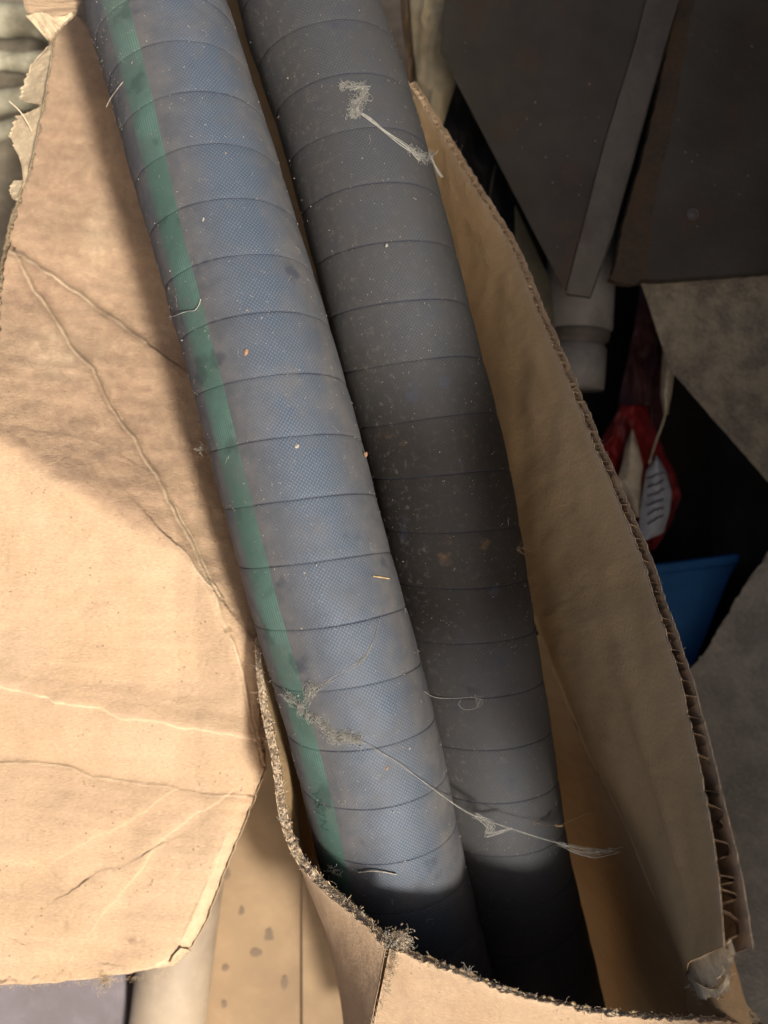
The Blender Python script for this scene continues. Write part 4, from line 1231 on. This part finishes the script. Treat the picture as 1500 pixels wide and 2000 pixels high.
def flake(x, y, H, mat, size, label, w=None):
    w = H.wsurf(x, y, 2) if w is None else w
    c = P(x, y, (w if w is not None else -60) + 1.5)
    th = np.linspace(0, 2 * math.pi, 10)[:-1]
    rad = size * (0.6 + .6 * r.random(9))
    v = np.vstack([c + [0, 0, size * .45], np.stack([c[0] + rad * np.cos(th) * .7, c[1] + rad * np.sin(th), c[2] + r.normal(0, .8, 9)], 1), c - [0, 0, 1.5]])
    f = [[0, 1 + i, 1 + (i + 1) % 9] for i in range(9)] + [[10, 1 + (i + 1) % 9, 1 + i] for i in range(9)]
    return tag(mk('crumb', v, f, mat, smooth=False), label, 'crumb')


M_ORG = simple('orange_flake', (0.38, 0.22, 0.13), (0.28, 0.16, 0.09), 300, 0.8, 0.0001)
flake(480, 688, hoseA, M_ORG, 7, 'reddish brown flake just right of the green stripe')
flake(756, 1500, hoseA, M_ORG, 4, 'tiny orange flake low on the striped hose')
flake(715, 888, hoseA, M_ORG, 6, 'brown flake on the right edge of the striped hose', w=hoseA.wsurf(708, 888, 2))
flake(580, 872, hoseA, M_LINT, 5, 'pale crumb beside a seam in the middle of the striped hose')
flake(397, 428, hoseA, M_WEB, 5, 'small white crumb high on the striped hose')
flake(755, 480, hoseB, M_WEB, 4, 'small white crumb on a seam of the plain hose')
# lint tufts
def tuft(x, y, w, n_, size, seed, label, mat=M_LINT):
    rt = np.random.default_rng(seed); B = Batch()
    for _ in range(n_):
        B.tube(wiggle(P(x + rt.normal(0, size * .3), y + rt.normal(0, size * .3), w + rt.normal(0, 2)), rt.normal(0, 1, 3), rt.uniform(size * .6, size * 1.6), 6, .6, rt), rt.uniform(.3, .55), 3)
    return tag(B.build('lint_tuft', mat), label, 'lint')


tuft(396, 876, -30, 26, 12, 101, 'pale lint tuft sticking out at the left edge of the striped hose')
tuft(652, 1702, 60, 24, 14, 103, 'grey lint tuft at the low end of the green stripe', M_LINT)
tuft(205, 1915, fw(205, 1912) - 6, 60, 20, 104, 'torn paper tuft hanging from the bottom edge of the flap', M_PLY)
tuft(915, 1902, 205, 18, 14, 105, 'small curled fibre tuft on the front rim')
tuft(505, 1262, -60, 26, 14, 106, 'brown fibre tuft where the left wall starts below the flap', M_WEBDARK)
B = Batch()
B.tube(catmull([P(18, 198, -60), P(34, 212, -62), P(48, 230, -66), P(62, 256, -74)], 20), 1.2, 5)
tag(B.build('bristle', M_WHITE), 'white curved bristle lying on the torn flap edge', 'bristle')

# unseen blocker added outside the picture: it keeps the sun off the right half
M_BLOCKER = simple('blocker_dark', (0.060, 0.050, 0.040), (0.035, 0.029, 0.024), 12, 0.9, 0.001)
blocker = empty('sun_blocker', [1070, -300, -1200], 'added unseen sun blocker just right of the whole scene', 'sun blocker')
XS = 1050.0
segs = [(2300, 1290, 1754), (1285, 290, 1754), (285, -695, 1754), (-697, -1285, 1922), (-1287, -2600, 1334)]  # top heights stepped to shape the blocker's shadow
for a_, b_, tp in segs:
    f_ = np.array([[XS, a_, -1900], [XS, b_, -1900], [XS, b_, tp], [XS, a_, tp]], float)
    v_ = np.vstack([f_, f_ + [60, 0, 0]])
    mk('board', v_, [[3, 2, 1, 0], [4, 5, 6, 7], [0, 1, 5, 4], [1, 2, 6, 5], [2, 3, 7, 6], [3, 0, 4, 7]], M_BLOCKER, blocker, smooth=False)
